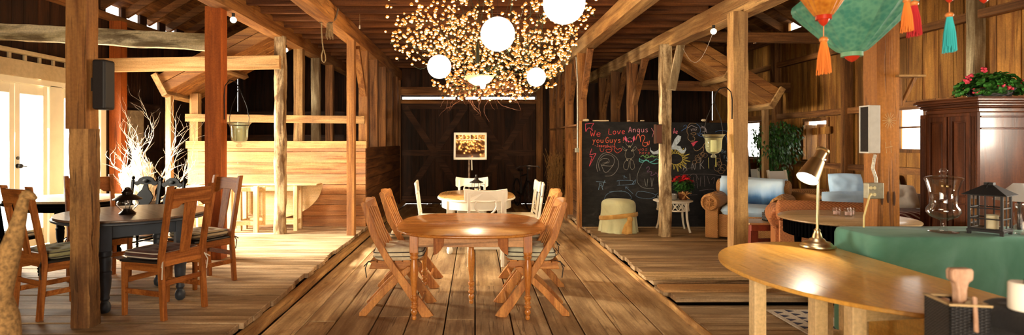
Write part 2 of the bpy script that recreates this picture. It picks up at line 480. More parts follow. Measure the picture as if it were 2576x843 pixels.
# back barn door, a pair of sliding leaves with braces ----------------
y = YB - .06
door = thing('door_2', 'wide dark plank barn door with crossed braces at the far end', 'door'); door['kind'] = 'structure'
for x0, x1 in ((-1.78, -.17), (-.15, 1.46)):
    m = MB(); a = x0
    while a < x1 - .02:
        b = min(a + rng.uniform(.17, .24), x1); m.bb(a + .004, b - .004, y, y + .03, .03, 2.46); a = b
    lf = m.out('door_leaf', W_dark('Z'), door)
    m = MB()
    for z in (.12, 1.24, 2.38): m.bb(x0, x1, y - .03, y, z - .07, z + .07)
    lf2 = m.out('brace', wood('dark_brace', (.028,.010,.0035), (.085,.032,.011), 'X', .7, .7, .4, .1), lf)
    m = MB()
    m.bar((x0 + .08, y - .017, .16), (x1 - .08, y - .017, 2.34), .025, .15, up=(1,0,-1))
    m.bar((x1 - .08, y - .02, .16), (x0 + .08, y - .02, 2.34), .022, .15, up=(1,0,1))
    m.out('brace', wood('dark_brace', (.028,.010,.0035), (.085,.032,.011), 'X', .7, .7, .4, .1), lf)
m = MB(); m.bb(-1.9, 1.6, y - .06, y - .0, 2.64, 2.84); m.bb(-1.9, 1.6, y - .04, y, 2.44, 2.50)
for xx, w in ((-.45,.03),(-.28,.05),(.12,.03),(1.0,.04)): m.bb(xx - w, xx + w, y - .02, y + .02, 2.5, 2.66)
m.bb(-1.9, 1.6, y - .10, y - .0, 2.50, 2.53)
struct(m.out('trim_3', W_old('X')), 'timber rail above the far barn door', 'rail')
m = MB(); m.bb(-2.0, -1.8, y - .08, y + .05, 0, 3.0); m.bb(1.48, 1.64, y - .08, y + .05, 0, 3.0)
struct(m.out('trim_4', W_old('Z')), 'timber jambs on both sides of the far barn door', 'door frame')

# roof -----------------------------------------------------------------
SL = .6
def rz(x): return 3.6 + (5.8 - abs(x)) * SL
for s, nm in ((-1, 'roof_left'), (1, 'roof_right')):
    m = MB(); x = 5.84
    while x > .0:                       # courses of skip sheathing under the shingles
        x2 = max(x - .19, 0)
        m.add([(s * xx, yy, rz(xx) + .12 + zz) for xx in (x, x2) for yy in (YF, YB) for zz in (0, .03)],
              [(0,1,3,2),(4,6,7,5),(0,4,5,1),(2,3,7,6),(0,2,6,4),(1,5,7,3)])
        x = x2
    struct(m.out(nm, W_old('Y')), 'sloping boarded roof over the %s side bay' % ('left' if s < 0 else 'right'), 'roof')
    yy = 3.7
    while yy < 13.4:
        m = MB(); m.bar((s * 5.84, yy, rz(5.84) + .05), (s * 2.95, yy, rz(2.95) + .05), .07, .14)
        struct(m.out('roof_rafter', W_old('X')), 'sloping timber rafter under the %s roof' % ('left' if s < 0 else 'right'), 'rafter', 'rafters under the %s roof' % ('left' if s < 0 else 'right'))
        yy += .62
    m = MB(); m.bar((s * 5.76, YF, 3.47), (s * 5.76, YB, 3.47), .10, .10)
    struct(m.out('wall_plate', W_old('Y')), 'timber plate along the top of the %s wall' % ('left' if s < 0 else 'right'), 'beam')

# loft: beams, joists, boards ----------------------------------------------
def beam(nm, p0, p1, w, h, mt, label, amp=.012, n=40, seed=0):
    m = MB(); m.bar(p0, p1, w, h, n=n, amp=amp, seed=seed)
    return struct(m.out(nm, mt, smooth=50), label, 'beam')
beam('ceiling_beam', (-3.0, YF, 3.20), (-3.0, YB, 3.20), .21, .24, W_warm('Y'), 'outer loft beam over the left row of posts', seed=11)
beam('ceiling_beam', (-1.88, YF, 3.13), (-1.88, YB, 3.13), .20, .24, W_warm('Y'), 'inner loft beam on the left side of the aisle', seed=12)
beam('ceiling_beam', (1.92, YF, 3.12), (1.80, YB, 3.12), .20, .24, W_pale('Y'), 'inner loft beam on the right side of the aisle', seed=13)
beam('ceiling_beam', (3.02, 2.0, 2.98), (2.86, YB, 3.06), .22, .24, W_pale('Y'), 'outer loft beam over the right row of posts', seed=14)
y = 3.4; i = 0
while y < 13.5:
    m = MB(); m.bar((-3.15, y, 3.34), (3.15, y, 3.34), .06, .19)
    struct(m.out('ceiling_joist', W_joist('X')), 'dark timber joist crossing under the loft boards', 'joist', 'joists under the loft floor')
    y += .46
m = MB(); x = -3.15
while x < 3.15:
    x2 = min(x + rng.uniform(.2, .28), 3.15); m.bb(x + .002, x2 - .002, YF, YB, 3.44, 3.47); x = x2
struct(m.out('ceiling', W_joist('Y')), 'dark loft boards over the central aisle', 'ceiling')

def post(x, y, z0, z1, w, d, mt, label, amp=.008, seed=0, n=26, lean=0):
    m = MB(); m.bar((x, y, z0), (x + lean, y, z1), w, d, up=(0,1,0), n=n, amp=amp, seed=seed)
    return struct(m.out('wooden_post', mt, smooth=50), label, 'post')
# left row
post(-2.935, 4.19, PZ, 1.60, .155, .14, W_axe('Z'), 'rough axe-marked lower half of the nearest left post', .016, 1, 40)
post(-2.965, 4.20, 1.60, 3.1, .16, .14, W_warm('Z'), 'smooth brown upper half of the nearest left post with black speaker', .006, 2)
post(-3.08, 6.62, PZ, 3.1, .19, .17, W_red('Z'), 'bright reddish-orange square post beside the oak dining chair', .004, 3)
post(-2.945, 8.42, PZ, 3.1, .165, .15, W_gnarl('Z'), 'gnarled pale grey post in front of the folded table', .022, 4, 46)
for i, (y, mt, lb) in enumerate(((9.5, W_pale, 'pale post behind the stall wall, nearest of three'), (10.5, W_grey, 'knotty post behind the stall wall, middle of three'), (11.5, W_old, 'dark post behind the stall wall, farthest of three'))):
    post(-3.0, y, PZ, 3.1, .16, .15, mt('Z'), lb, .010, 20 + i)
# aisle row, left
post(-1.845, 8.3, .07, 3.02, .115, .13, W_warm('Z'), 'slim nail-holed post at the front of the plank stall', .004, 5)
for i, (y, lb) in enumerate(((9.3, 'corner post of the plank stall with diagonal brace'), (10.25, 'second aisle post behind the stall corner'), (11.2, 'third aisle post behind the stall corner'), (12.1, 'fourth aisle post behind the stall corner'), (12.9, 'last aisle post on the left before the barn door'))):
    post(-1.86, y, 0, 3.02, .15, .14, W_old('Z') if i else W_warm('Z'), lb, .006, 30 + i)
m = MB(); m.bar((-1.86, 8.72, 2.98), (-1.86, 9.27, 2.28), .10, .09)
struct(m.out('diagonal_brace', W_warm('Z')), 'diagonal brace above the plank stall corner', 'brace')
# right row
POST_OR = post(3.05, 4.18, .05, 3.0, .17, .15, W_rust('Z'), 'orange-brown post carrying the grey speaker and outlet box', .006, 6)
post(2.84, 6.02, PZ, 2.90, .165, .16, W_pale('Z'), 'pale square post between the glass lantern and the wicker chairs', .010, 7, 40)
post(2.79, 8.17, PZ, 2.93, .155, .15, W_gnarl('Z'), 'scarred pale post with white brace before the chalkboard', .012, 8, 40)
m = MB(); m.bar((2.98, 8.05, 2.93), (2.84, 8.05, 2.26), .115, .06, up=(0,1,0), n=14, amp=.006, seed=9)
struct(m.out('diagonal_brace', W_grey('Z'), smooth=50), 'whitewashed diagonal brace on the post before the chalkboard', 'brace')
for i, (y, lb) in enumerate(((10.1, 'post rising behind the chalkboard, nearest of three'), (11.3, 'post rising behind the chalkboard, middle of three'), (12.5, 'post rising behind the chalkboard, farthest of three'))):
    post(2.85, y, PZ, 2.95, .17, .16, W_old('Z'), lb, .008, 40 + i)
    m = MB(); m.bar((2.87, y - .75, 2.94), (2.87, y - .06, 2.2), .09, .10)
    struct(m.out('diagonal_brace', W_old('Z')), 'diagonal brace on the ' + lb[5:], 'brace')
for i, (y, lb) in enumerate(((9.45, 'aisle post at the left end of the chalkboard'), (10.7, 'second aisle post on the right, past the chalkboard'), (11.9, 'third aisle post on the right, past the chalkboard'), (13.0, 'last aisle post on the right before the barn door'))):
    post(1.81, y, 0, 3.02, .15, .14, W_warm('Z') if i < 2 else W_old('Z'), lb, .006, 50 + i)
    m = MB(); m.bar((1.83, y - .62, 3.0), (1.83, y - .05, 2.25), .09, .09); m.bar((1.83, y + .62, 3.0), (1.83, y + .05, 2.25), .09, .09)
    struct(m.out('diagonal_brace', W_old('Z')), 'pair of braces at the ' + lb, 'brace')
# tie beams in the side bays
beam('tie_beam', (-5.78, 6.66, 2.83), (-3.10, 6.60, 2.68), .10, .20, W_flake('X'), 'flaking whitewashed tie beam across the left bay', .012, 30, 61)
beam('tie_beam', (-5.76, 8.28, 2.64), (-2.90, 8.28, 2.69), .09, .20, wood('new_beam', (.46,.24,.08), (.70,.43,.18), 'X', .8, .7, .4, .05), 'clean honey-coloured tie beam in front of the left chute', .004, 20, 62)
beam('tie_beam', (3.0, 8.2, 3.06), (5.76, 8.2, 3.02), .09, .15, W_old('X'), 'brown tie beam across the right bay', .006, 20, 63)
beam('tie_beam', (2.9, 10.2, 2.55), (5.76, 10.2, 2.5), .09, .18, W_old('X'), 'dark tie beam across the far right bay', .006, 20, 64)

# right wall studs and girts
for z, lb in ((2.95, 'upper'), (1.98, 'lower')):
    m = MB(); m.bar((5.73, 2.2, z), (5.73, 13.5, z), .10, .10, n=30, amp=.006, seed=70)
    struct(m.out('wall_girt', W_old('Y'), smooth=50), lb + ' horizontal timber along the right wall', 'wall timber')
m = MB(); m.bar((5.73, 4.6, 1.12), (5.73, 13.5, 1.12), .09, .09)
struct(m.out('wall_girt', W_old('Y')), 'low horizontal timber under the right wall windows', 'wall timber')
for y, lb, mt in ((6.35, 'greyish stud above the wardrobe on the right wall', W_grey), (8.55, 'stud on the right wall between the two windows', W_old), (10.55, 'stud on the right wall behind the ficus', W_old), (12.4, 'stud at the far end of the right wall', W_old)):
    m = MB(); m.bar((5.71, y, 0), (5.71, y, 3.42), .13, .12, up=(0,1,0), n=16, amp=.008, seed=71 + y)
    struct(m.out('wall_stud', mt('Z'), smooth=50), lb, 'wall timber')
# left wall studs
for y, lb, mt in ((8.86, 'reddish post beside the french doors on the left wall', W_red), (10.4, 'stud behind the dried branches on the left wall', W_dark), (11.8, 'far stud on the left wall', W_dark)):
    m = MB(); m.bar((-5.68, y, PZ), (-5.68, y, 3.42), .19, .16, up=(0,1,0), n=10, amp=.004, seed=75 + y)
    struct(m.out('wall_stud', mt('Z'), smooth=50), lb, 'wall timber')
m = MB(); m.bar((-5.74, 8.9, 2.12), (-5.74, 13.5, 2.12), .10, .10); m.bar((-5.74, 8.9, 1.32), (-5.74, 13.5, 1.32), .10, .10)
struct(m.out('wall_girt', W_dark('Y')), 'horizontal timbers on the left wall beyond the doors', 'wall timber')

# french doors ---------------------------------------------------------
door = thing('door_1', 'cream french doors with large bright glass panes', 'door'); door['kind'] = 'structure'
x = XL
m = MB()
m.bb(x - .06, x + .05, 6.3, 6.40, PZ, 2.27); m.bb(x - .06, x + .05, 7.53, 7.75, PZ, 2.27); m.bb(x - .06, x + .05, 8.56, 8.68, PZ, 2.27)
m.bb(x - .06, x + .05, 6.3, 8.68, 2.25, 2.33)
m.out('door_frame', CREAM, door, bevel=.006)
def leaf(y0, y1, knob):
    m = MB(); st = .075
    m.bb(x - .03, x + .02, y0, y0 + st, PZ + .02, 2.25); m.bb(x - .03, x + .02, y1 - st, y1, PZ + .02, 2.25)
    m.bb(x - .03, x + .02, y0 + st, y1 - st, 2.12, 2.25); m.bb(x - .03, x + .02, y0 + st, y1 - st, PZ + .02, .36)
    lf = m.out('door_leaf', CREAM, door, bevel=.005)
    m = MB(); m.bb(x - .012, x - .006, y0 + st, y1 - st, .36, 2.12); m.out('pane', GLASS, lf)
    if knob:
        m = MB(); ky = y0 + .035
        m.ball((x + .06, ky, 1.20), .03, 12, 8); m.bar((x + .02, ky, 1.20), (x + .06, ky, 1.20), .016, .016)
        m.lathe([(.03, 0), (.03, .006)], (x + .02, ky, 1.20), 14, 0, None, Matrix.Rotation(PI/2, 3, 'Y'))
        m.lathe([(.022, 0), (.022, .012)], (x + .02, ky, 1.30), 14, 0, None, Matrix.Rotation(PI/2, 3, 'Y'))
        m.bar((x + .055, ky, 1.20), (x + .055, ky + .10, 1.19), .016, .014)
        m.out('handle', BLACK, lf, smooth=40)
leaf(6.41, 6.985, False); leaf(6.995, 7.525, True); leaf(7.755, 8.555, False)
m = MB(); m.bb(x, x + .07, 5.4, 8.75, 2.33, 2.54); m.bb(x, x + .09, 5.4, 8.75, 2.62, 2.67)
for k in range(14): m.bb(x, x + .03, 5.45 + k * .24, 5.49 + k * .24, 2.54, 2.62)
struct(m.out('trim_5', plain('tan_paint', (.52,.42,.25), .6, nz=.15), bevel=.005), 'tan painted header over the french doors', 'door trim')

# windows on the right wall ------------------------------------------------
def window(nm, y0, y1, z0, z1, label, hz=(), vt=(), fr=None):
    w = thing(nm, label, 'window'); w['kind'] = 'structure'; f = fr or W_old('Z')
    m = MB(); xx = XR; t = .05
    m.bb(xx - .03, xx + .03, y0 - t, y0, z0 - t, z1 + t); m.bb(xx - .03, xx + .03, y1, y1 + t, z0 - t, z1 + t)
    m.bb(xx - .04, xx + .03, y0 - t, y1 + t, z0 - t, z0); m.bb(xx - .04, xx + .03, y0 - t, y1 + t, z1, z1 + t)
    for z in hz: m.bb(xx - .01, xx + .02, y0, y1, z - .012, z + .012)
    for yy in vt: m.bb(xx - .01, xx + .02, yy - .012, yy + .012, z0, z1)
    m.out('window_frame', f, w, bevel=.004)
    m = MB(); m.bb(xx + .004, xx + .008, y0, y1, z0, z1); m.out('pane', GLASS, w)
    return w
window('window_1', 6.75, 7.62, 1.41, 2.0, 'bright small-paned window beside the wardrobe', (1.70,), (7.18,))
w = window('window_2', 9.15, 9.75, 1.20, 1.86, 'window boarded up with loose planks beside the ficus')
m = MB()
m.bar((5.76, 9.67, 1.20), (5.76, 9.64, 1.80), .012, .14, up=(1,0,0)); m.bar((5.75, 9.44, 1.20), (5.75, 9.46, 1.79), .014, .25, up=(1,0,0)); m.bar((5.755, 9.235, 1.22), (5.755, 9.24, 1.80), .012, .15, up=(1,0,0))
m.bar((5.74, 9.0, 1.70), (5.74, 9.95, 1.66), .02, .12)
m.out('shutter_board', W_wall('Z'), w)
window('window_3', 11.3, 11.95, 1.2, 1.9, 'narrow bright window at the end of the chalkboard')
window('window_4', 3.35, 4.08, 1.3, 2.3, 'window on the right wall ahead of the wardrobe', (1.8,), ())

# plank stall on the left -----------------------------------------------------
ys = 9.1
def stall_boards(m, f, a0, a1, z0, z1, h=.17):
    z = z0
    while z < z1 - .02:
        z2 = min(z + h * rng.uniform(.9, 1.1), z1)
        if z1 - z2 < .06: z2 = z1
        p, q = f(a0, -rng.uniform(0, .004)), f(a1, .03)
        m.bb(p[0], q[0], p[1], q[1], z + .003, z2 - .003); z = z2
m = MB(); stall_boards(m, lambda a, d: (a, ys + d), -4.70, -1.79, PZ, 1.42)
st = thing('partition_wall', 'waist-high stall wall of wide honey-coloured planks', 'stall wall'); st['kind'] = 'structure'
m.out('planks', W_stall('X'), st, bevel=.003, seg=1)
m = MB(); m.bb(-4.72, -1.77, ys - .03, ys + .05, 1.40, 1.52); m.out('cap_board', W_pale('X'), st, bevel=.004)
m = MB(); m.bar((-4.72, ys - .03, 1.90), (-1.80, ys - .03, 1.865), .03, .125); m.out('rail', W_pale('X'), st, bevel=.004)
m = MB(); m.bb(-4.67, -4.53, ys - .0, ys + .12, PZ, 2.3); m.out('post', W_pale('Z'), st, bevel=.005)
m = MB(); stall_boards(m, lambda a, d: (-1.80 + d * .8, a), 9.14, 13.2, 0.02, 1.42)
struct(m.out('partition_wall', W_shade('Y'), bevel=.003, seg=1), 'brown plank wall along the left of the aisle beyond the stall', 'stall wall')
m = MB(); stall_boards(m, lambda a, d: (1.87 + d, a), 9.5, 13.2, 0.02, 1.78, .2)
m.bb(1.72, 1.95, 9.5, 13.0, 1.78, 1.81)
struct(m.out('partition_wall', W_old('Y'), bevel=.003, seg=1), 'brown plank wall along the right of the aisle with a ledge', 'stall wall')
# feeding rails behind the left stall, in the dark
m = MB(); m.bb(-5.7, -1.9, 11.9, 11.98, 1.5, 1.66); m.bb(-5.7, -1.9, 11.9, 11.98, 2.0, 2.16)
struct(m.out('trim_6', W_dark('X')), 'dark rails far behind the plank stall', 'rail')

# hay chutes ---------------------------------------------------------------
def chute(nm, N0, N1, F0, F1, hs, label, posts, mt):
    """sloping tray: N0-N1 near edge, F0-F1 far edge (0 = low end); near side board hs high"""
    root = thing(nm, label, 'hay chute'); root['kind'] = 'structure'
    N0, N1, F0, F1 = map(Vector, (N0, N1, F0, F1)); k = 5
    up = Vector((-(N1 - N0).z, 0, (N1 - N0).x)).normalized()
    if up.z < 0: up = -up
    m = MB()
    for i in range(k):                       # floor boards along the slope
        a, b = i / k + .006, (i + 1) / k - .006
        q = [N0.lerp(F0, a), N0.lerp(F0, b), N1.lerp(F1, b), N1.lerp(F1, a)]
        m.add(q + [v + up * .03 for v in q], [(0,1,2,3),(4,7,6,5),(0,4,5,1),(1,5,6,2),(2,6,7,3),(3,7,4,0)])
    m.out('tray_boards', mt('X'), root, bevel=.003, seg=1)
    for nm2, A, B, s in (('side_board', N0, N1, 1), ('side_board', F0, F1, -1)):
        m = MB()
        for i in range(2):
            lo, hi = up * (hs * i / 2 + .004), up * (hs * (i + 1) / 2 - .004); w = Vector((0, .03 * s, 0))
            q = [A + lo, B + lo, B + hi, A + hi]
            m.add(q + [v + w for v in q], [(0,1,2,3),(4,7,6,5),(0,4,5,1),(1,5,6,2),(2,6,7,3),(3,7,4,0)])
        m.out(nm2, mt('X'), root, bevel=.003, seg=1)
    for t in (.03, .5):
        m = MB(); A, B = N0.lerp(N1, t), F0.lerp(F1, t); s = Vector((0, -.045, 0))
        m.bar(A + s - up * .035, B - up * .035, .09, .06, up=up)
        m.bar(A + s - up * .06, A + s + up * (hs + .02), .09, .05, up=(0,1,0))
        m.out('cleat', W_pale('Y'), root, bevel=.003)
    for (px, py, zt) in posts:
        m = MB(); m.bar((px, py, PZ), (px, py, zt), .085, .085, up=(0,1,0)); m.out('post', W_pale('Z'), root, bevel=.004)
chute('hay_chute', (-4.78, 8.5, 2.24), (-3.12, 8.5, 3.12), (-4.82, 9.6, 2.19), (-3.12, 9.6, 3.12), .29,
      'sloping plank hay chute high over the left stall', [(-4.72, 8.6, 2.22)], W_warm)
chute('hay_chute', (4.95, 9.2, 2.10), (3.35, 9.2, 3.08), (4.98, 10.2, 2.10), (3.35, 10.2, 3.08), .29,
      'sloping plank hay chute above the right end of the chalkboard', [(4.98, 9.55, 2.08)], W_warm)
# ================================================================== FURNITURE
def turned(m, x, y, z0, z1, sq, r, prof, seg=18):
    """square block above z1*.. and a turned leg below; prof = (t, radius factor) from foot to block"""
    m.lathe([(r * k, z0 + (z1 - z0) * t) for t, k in prof], (x, y, 0), seg)
    return m
PROF_VASE = [(0,.45),(.02,.55),(.05,.55),(.06,.4),(.10,.75),(.13,.78),(.16,.5),(.18,.85),(.205,.85),(.22,.55),(.25,.8),(.27,.55),(.31,.85),(.34,.85),(.36,.55),(.40,.55),(.55,.82),(.70,1.0),(.80,.95),(.88,.72),(.90,.72),(.91,1.0),(.94,1.0),(.955,.75),(.97,1.05),(1,1.05)]
PROF_STOUT = [(0,.55),(.03,.9),(.10,1.0),(.16,.8),(.18,.6),(.20,.6),(.22,.8),(.25,.8),(.27,.7),(.40,.95),(.55,1.08),(.60,1.02),(.62,1.15),(.66,1.15),(.68,.95),(.85,1.05),(.90,.95),(.92,1.15),(.96,1.15),(1,1.0)]

def oval(ax, ay, n=2.4, k=64):
    out = []
    for i in range(k):
        t = 2 * PI * i / k; c, s = math.cos(t), math.sin(t)
        out.append((ax * math.copysign(abs(c) ** (2 / n), c), ay * math.copysign(abs(s) ** (2 / n), s)))
    return out
def table_top(m, ax, ay, z0, z1, n=2.4, rim=.012):
    """oval slab with a rounded rim"""
    rings = [(0, z0), (-.0, z0)]
    vs, fs = [], []
    prof = [(-rim, z0), (0, z0 + (z1 - z0) * .3), (0, z0 + (z1 - z0) * .7), (-rim * .8, z1)]
    k = 64
    for (d, z) in prof:
        vs += [(x, y, z) for x, y in oval(ax + d, ay + d, n, k)]
    for r in range(len(prof) - 1):
        fs += [(r*k + i, r*k + (i+1) % k, (r+1)*k + (i+1) % k, (r+1)*k + i) for i in range(k)]
    fs.append(tuple(range(k - 1, -1, -1))); fs.append(tuple((len(prof)-1)*k + i for i in range(k)))
    m.add(vs, fs)

# ---- centre table -------------------------------------------------------
t = thing('dining_table', 'polished reddish-brown oval table on turned legs in the middle of the aisle', 'table', (-.035, 5.18, 0))
m = MB(); table_top(m, .672, .722, .722, .75, 2.8); m.out('table_top', W_cherry('X'), t, smooth=60)
m = MB()
for sy in (-1, 1): m.bb(-.46, .46, sy*.475 - .011, sy*.475 + .011, .615, .722)
for sx in (-1, 1): m.bb(sx*.475 - .011, sx*.475 + .011, -.46, .46, .615, .722)
m.out('apron', wood('pale_cherry', (.42,.20,.08), (.62,.34,.15), 'X', 1.2, .5, .1, .05), t, bevel=.003)
for sx in (-1, 1):
    for sy in (-1, 1):
        m = MB(); m.bb(sx*.48 - .036, sx*.48 + .036, sy*.475 - .036, sy*.475 + .036, .57, .722); turned(m, sx*.48, sy*.475, .0, .572, .07, .036, PROF_VASE)
        m.out('leg', W_cherry('Z'), t, bevel=.003, smooth=40)
m = MB(); m.bb(-.036, .036, -.036, .036, .58, .722); turned(m, 0, 0, 0, .582, .07, .034, PROF_VASE); m.out('leg', W_cherry('Z'), t, bevel=.003, smooth=40)
for sx in (-1, 1):
    m = MB(); m.prism([(-.045,.722),(.045,.722),(.04,.63),(.015,.59),(-.015,.56),(-.045,.55)], -.03, .02, lambda u, v, w, sx=sx: (sx * (.27 - u), -.47 + w, v))
    m.out('bracket', W_oak('Z'), t, bevel=.003)

# ---- cushions helper ---------------------------------------------------------
def seat_pad(parent, mat, pipe, z, w=.40, d=.39, h=.075, y=0, tilt=0, ties=True, tiey=-.2):
    m = MB(); tf = [(a, b, .28) for a in (-.42, .42) for b in (-.42, .42)] + [(0, 0, .2)]
    m.cushion((0, y, z + h / 2 - .004), w, d, h, tf, rot=(tilt, 0, 0))
    c = m.out('cushion', mat, parent, smooth=60)
    m = MB(); ct = math.cos(tilt); st = math.sin(tilt)
    def rim(zz, k):
        return [(x, y + yy * ct - zz * st, z + h / 2 + yy * st + zz * ct) for x, yy in oval(w/2*k, d/2*k, 7, 48)]
    m.tube(rim(.016, .975), .0045, 6, closed=True); m.tube(rim(-.02, .975), .0045, 6, closed=True)
    m.out('piping', pipe, c, smooth=60)
    if ties:
        for sx in (-1, 1):
            m = MB()
            m.tube([(sx*.235, tiey - .05, z - .03), (sx*.20, tiey - .02, z), (sx*.17, tiey + .03, z + .01), (sx*.20, tiey - .02, z + .004), (sx*.22, tiey - .04, z - .05), (sx*.215, tiey - .03, z - .13)], .005, 5)
            m.out('tie', pipe, c)
    return c
PAD_CREAM = cloth('cream_cushion', (.80,.72,.52), (.66,.55,.36), .9, 300, .2, 14)
PAD_OLIVE = cloth('olive_cushion', (.40,.37,.18), (.27,.26,.12), .9, 300, .2, 14)
PAD_BROWN = cloth('brown_cushion', (.11,.045,.035), (.06,.024,.02), .75, 300, .2, 14)
PAD_TAN = cloth('tan_cushion', (.56,.45,.28), (.42,.32,.19), .9, 300, .2, 14)
PAD_GREEN = cloth('grey_green_cushion', (.66,.65,.48), (.52,.50,.36), .9, 300, .2, 14)
PAD_BLUE = cloth('blue_grey_cushion', (.45,.50,.54), (.36,.40,.45), .9, 300, .2, 14)
PIPE_D = plain('dark_piping', (.05,.04,.03), .8)
PIPE_L = plain('pale_piping', (.62,.56,.46), .8)

# ---- teak folding chairs --------------------------------------------------
def folding_chair(label, loc, rz, pad):
    c = thing('folding_chair', label, 'chair', loc, rz, 'teak folding chairs')
    W2 = .225
    def side(poly, sx, x0, x1, nm, mt=None):
        m = MB(); m.prism(poly, x0, x1, lambda u, v, w: (sx * w, u, v)); return m.out(nm, mt or W_teak('Z'), c, bevel=.005)
    # long members: from the head of the back down to the front foot
    post = [(.30,.0),(.345,.015),(.02,.44),(-.14,.70),(-.235,.985),(-.26,.995),(-.28,.975),(-.19,.68),(-.045,.43),(.245,.0)]
    rear = [(-.30,.0),(-.24,.0),(-.06,.20),(.14,.385),(.17,.42),(.12,.43),(.06,.385),(-.12,.22),(-.30,.03)]
    for sx in (-1, 1):
        side(post, sx, W2 - .03, W2, 'leg'); side(rear, sx, W2 - .065, W2 - .033, 'leg')
    def by(z):  # back line
        return -.045 - .195 * ((z - .45) / .53) ** 1.15 if z > .45 else -.045
    m = MB()
    top = [(-.195,.90),(-.10,.915),(0,.92),(.10,.915),(.195,.90),(.195,.985),(.10,1.0),(0,1.005),(-.10,1.0),(-.195,.985)]
    m.prism(top, -.012, .012, lambda u, v, w: (u, by(v) - .01 + w - .025 * (1 - (u/.195)**2), v)); m.out('top_rail', W_teak('X'), c, bevel=.004)
    m = MB(); m.bar((-.195, by(.5) - .005, .50), (.195, by(.5) - .005, .50), .022, .05); m.out('back_rail', W_teak('X'), c, bevel=.003)
    for i in range(4):
        x = -.125 + i * .0835; m = MB()
        m.bar((x, by(.5) - .005, .51), (x, by(.92) - .03, .93), .052, .012, up=(0,1,0)); m.out('back_slat', W_teak('Z'), c, bevel=.003)
    for sx in (-1, 1):
        m = MB(); m.prism([(-.22,.40),(-.20,.455),(.20,.47),(.235,.45),(.22,.415),(.10,.40)], W2 - .10, W2 - .068, lambda u, v, w, sx=sx: (sx * w, u, v)); m.out('seat_rail', W_teak('Y'), c, bevel=.004)
    for i in range(6):
        y = -.185 + i * .073; m = MB(); m.bb(-W2 + .07, W2 - .07, y - .031, y + .031, .452 + i*.0024, .466 + i*.0024); m.out('seat_slat', W_teak('X'), c, bevel=.003)
    m = MB(); m.tube([(-W2 + .03, .235, .105), (W2 - .03, .235, .105)], .013, 10); m.out('stretcher', W_teak('X'), c, smooth=40)
    m = MB(); m.bb(-W2 + .06, W2 - .06, -.20, -.165, .085, .12); m.out('stretcher', W_teak('X'), c, bevel=.003)
    seat_pad(c, pad, PIPE_D, .470, .43, .45, .135, .035, .02)
    return c
folding_chair('teak folding chair with cream cushion, front of the two left of the brown table', (-.70, 4.985, 0), -PI/2, PAD_CREAM)
folding_chair('teak folding chair mostly behind another, rear of the two left of the brown table', (-.70, 5.93, 0), -PI/2 - .03, PAD_TAN)
folding_chair('teak folding chair with pale green cushion, front of the two right of the brown table', (.515, 4.985, 0), PI/2, PAD_GREEN)
folding_chair('teak folding chair with slats showing, rear of the two right of the brown table', (.61, 5.93, 0), PI/2 + .05, PAD_GREEN)

# ---- white table and chairs ---------------------------------------------------
t = thing('dining_table', 'white table with pale wood oval top behind the brown table', 'table', (.02, 7.95, 0))
m = MB(); table_top(m, .535, .70, .742, .758, 2.6, .006); m.out('table_top', wood('honey_top', (.50,.26,.08), (.68,.42,.16), 'Y', .8, .3, .06, .05, None, 0, .5, .2), t, smooth=60)
m = MB(); table_top(m, .55, .715, .715, .742, 2.6, .012); m.out('top_edge', WHITE, t, smooth=60)
m = MB(); o1 = oval(.49, .65, 2.6); o2 = oval(.47, .63, 2.6); k = len(o1)
m.add([(x, y, z) for z in (.60, .715) for x, y in o1] + [(x, y, z) for z in (.60, .715) for x, y in o2],
      [(i, (i+1) % k, k + (i+1) % k, k + i) for i in range(k)] + [(2*k + i, 3*k + i, 3*k + (i+1) % k, 2*k + (i+1) % k) for i in range(k)] + [(i, 2*k + i, 2*k + (i+1) % k, (i+1) % k) for i in range(k)])
m.out('apron', WHITE, t, smooth=40)
for sx in (-1, 1):
    for sy in (-1, 1):
        m = MB(); x, y = sx*.36, sy*.47; m.bb(x - .04, x + .04, y - .04, y + .04, .55, .715); turned(m, x, y, 0, .552, .08, .042, PROF_STOUT); m.out('leg', WHITE, t, bevel=.003, smooth=40)

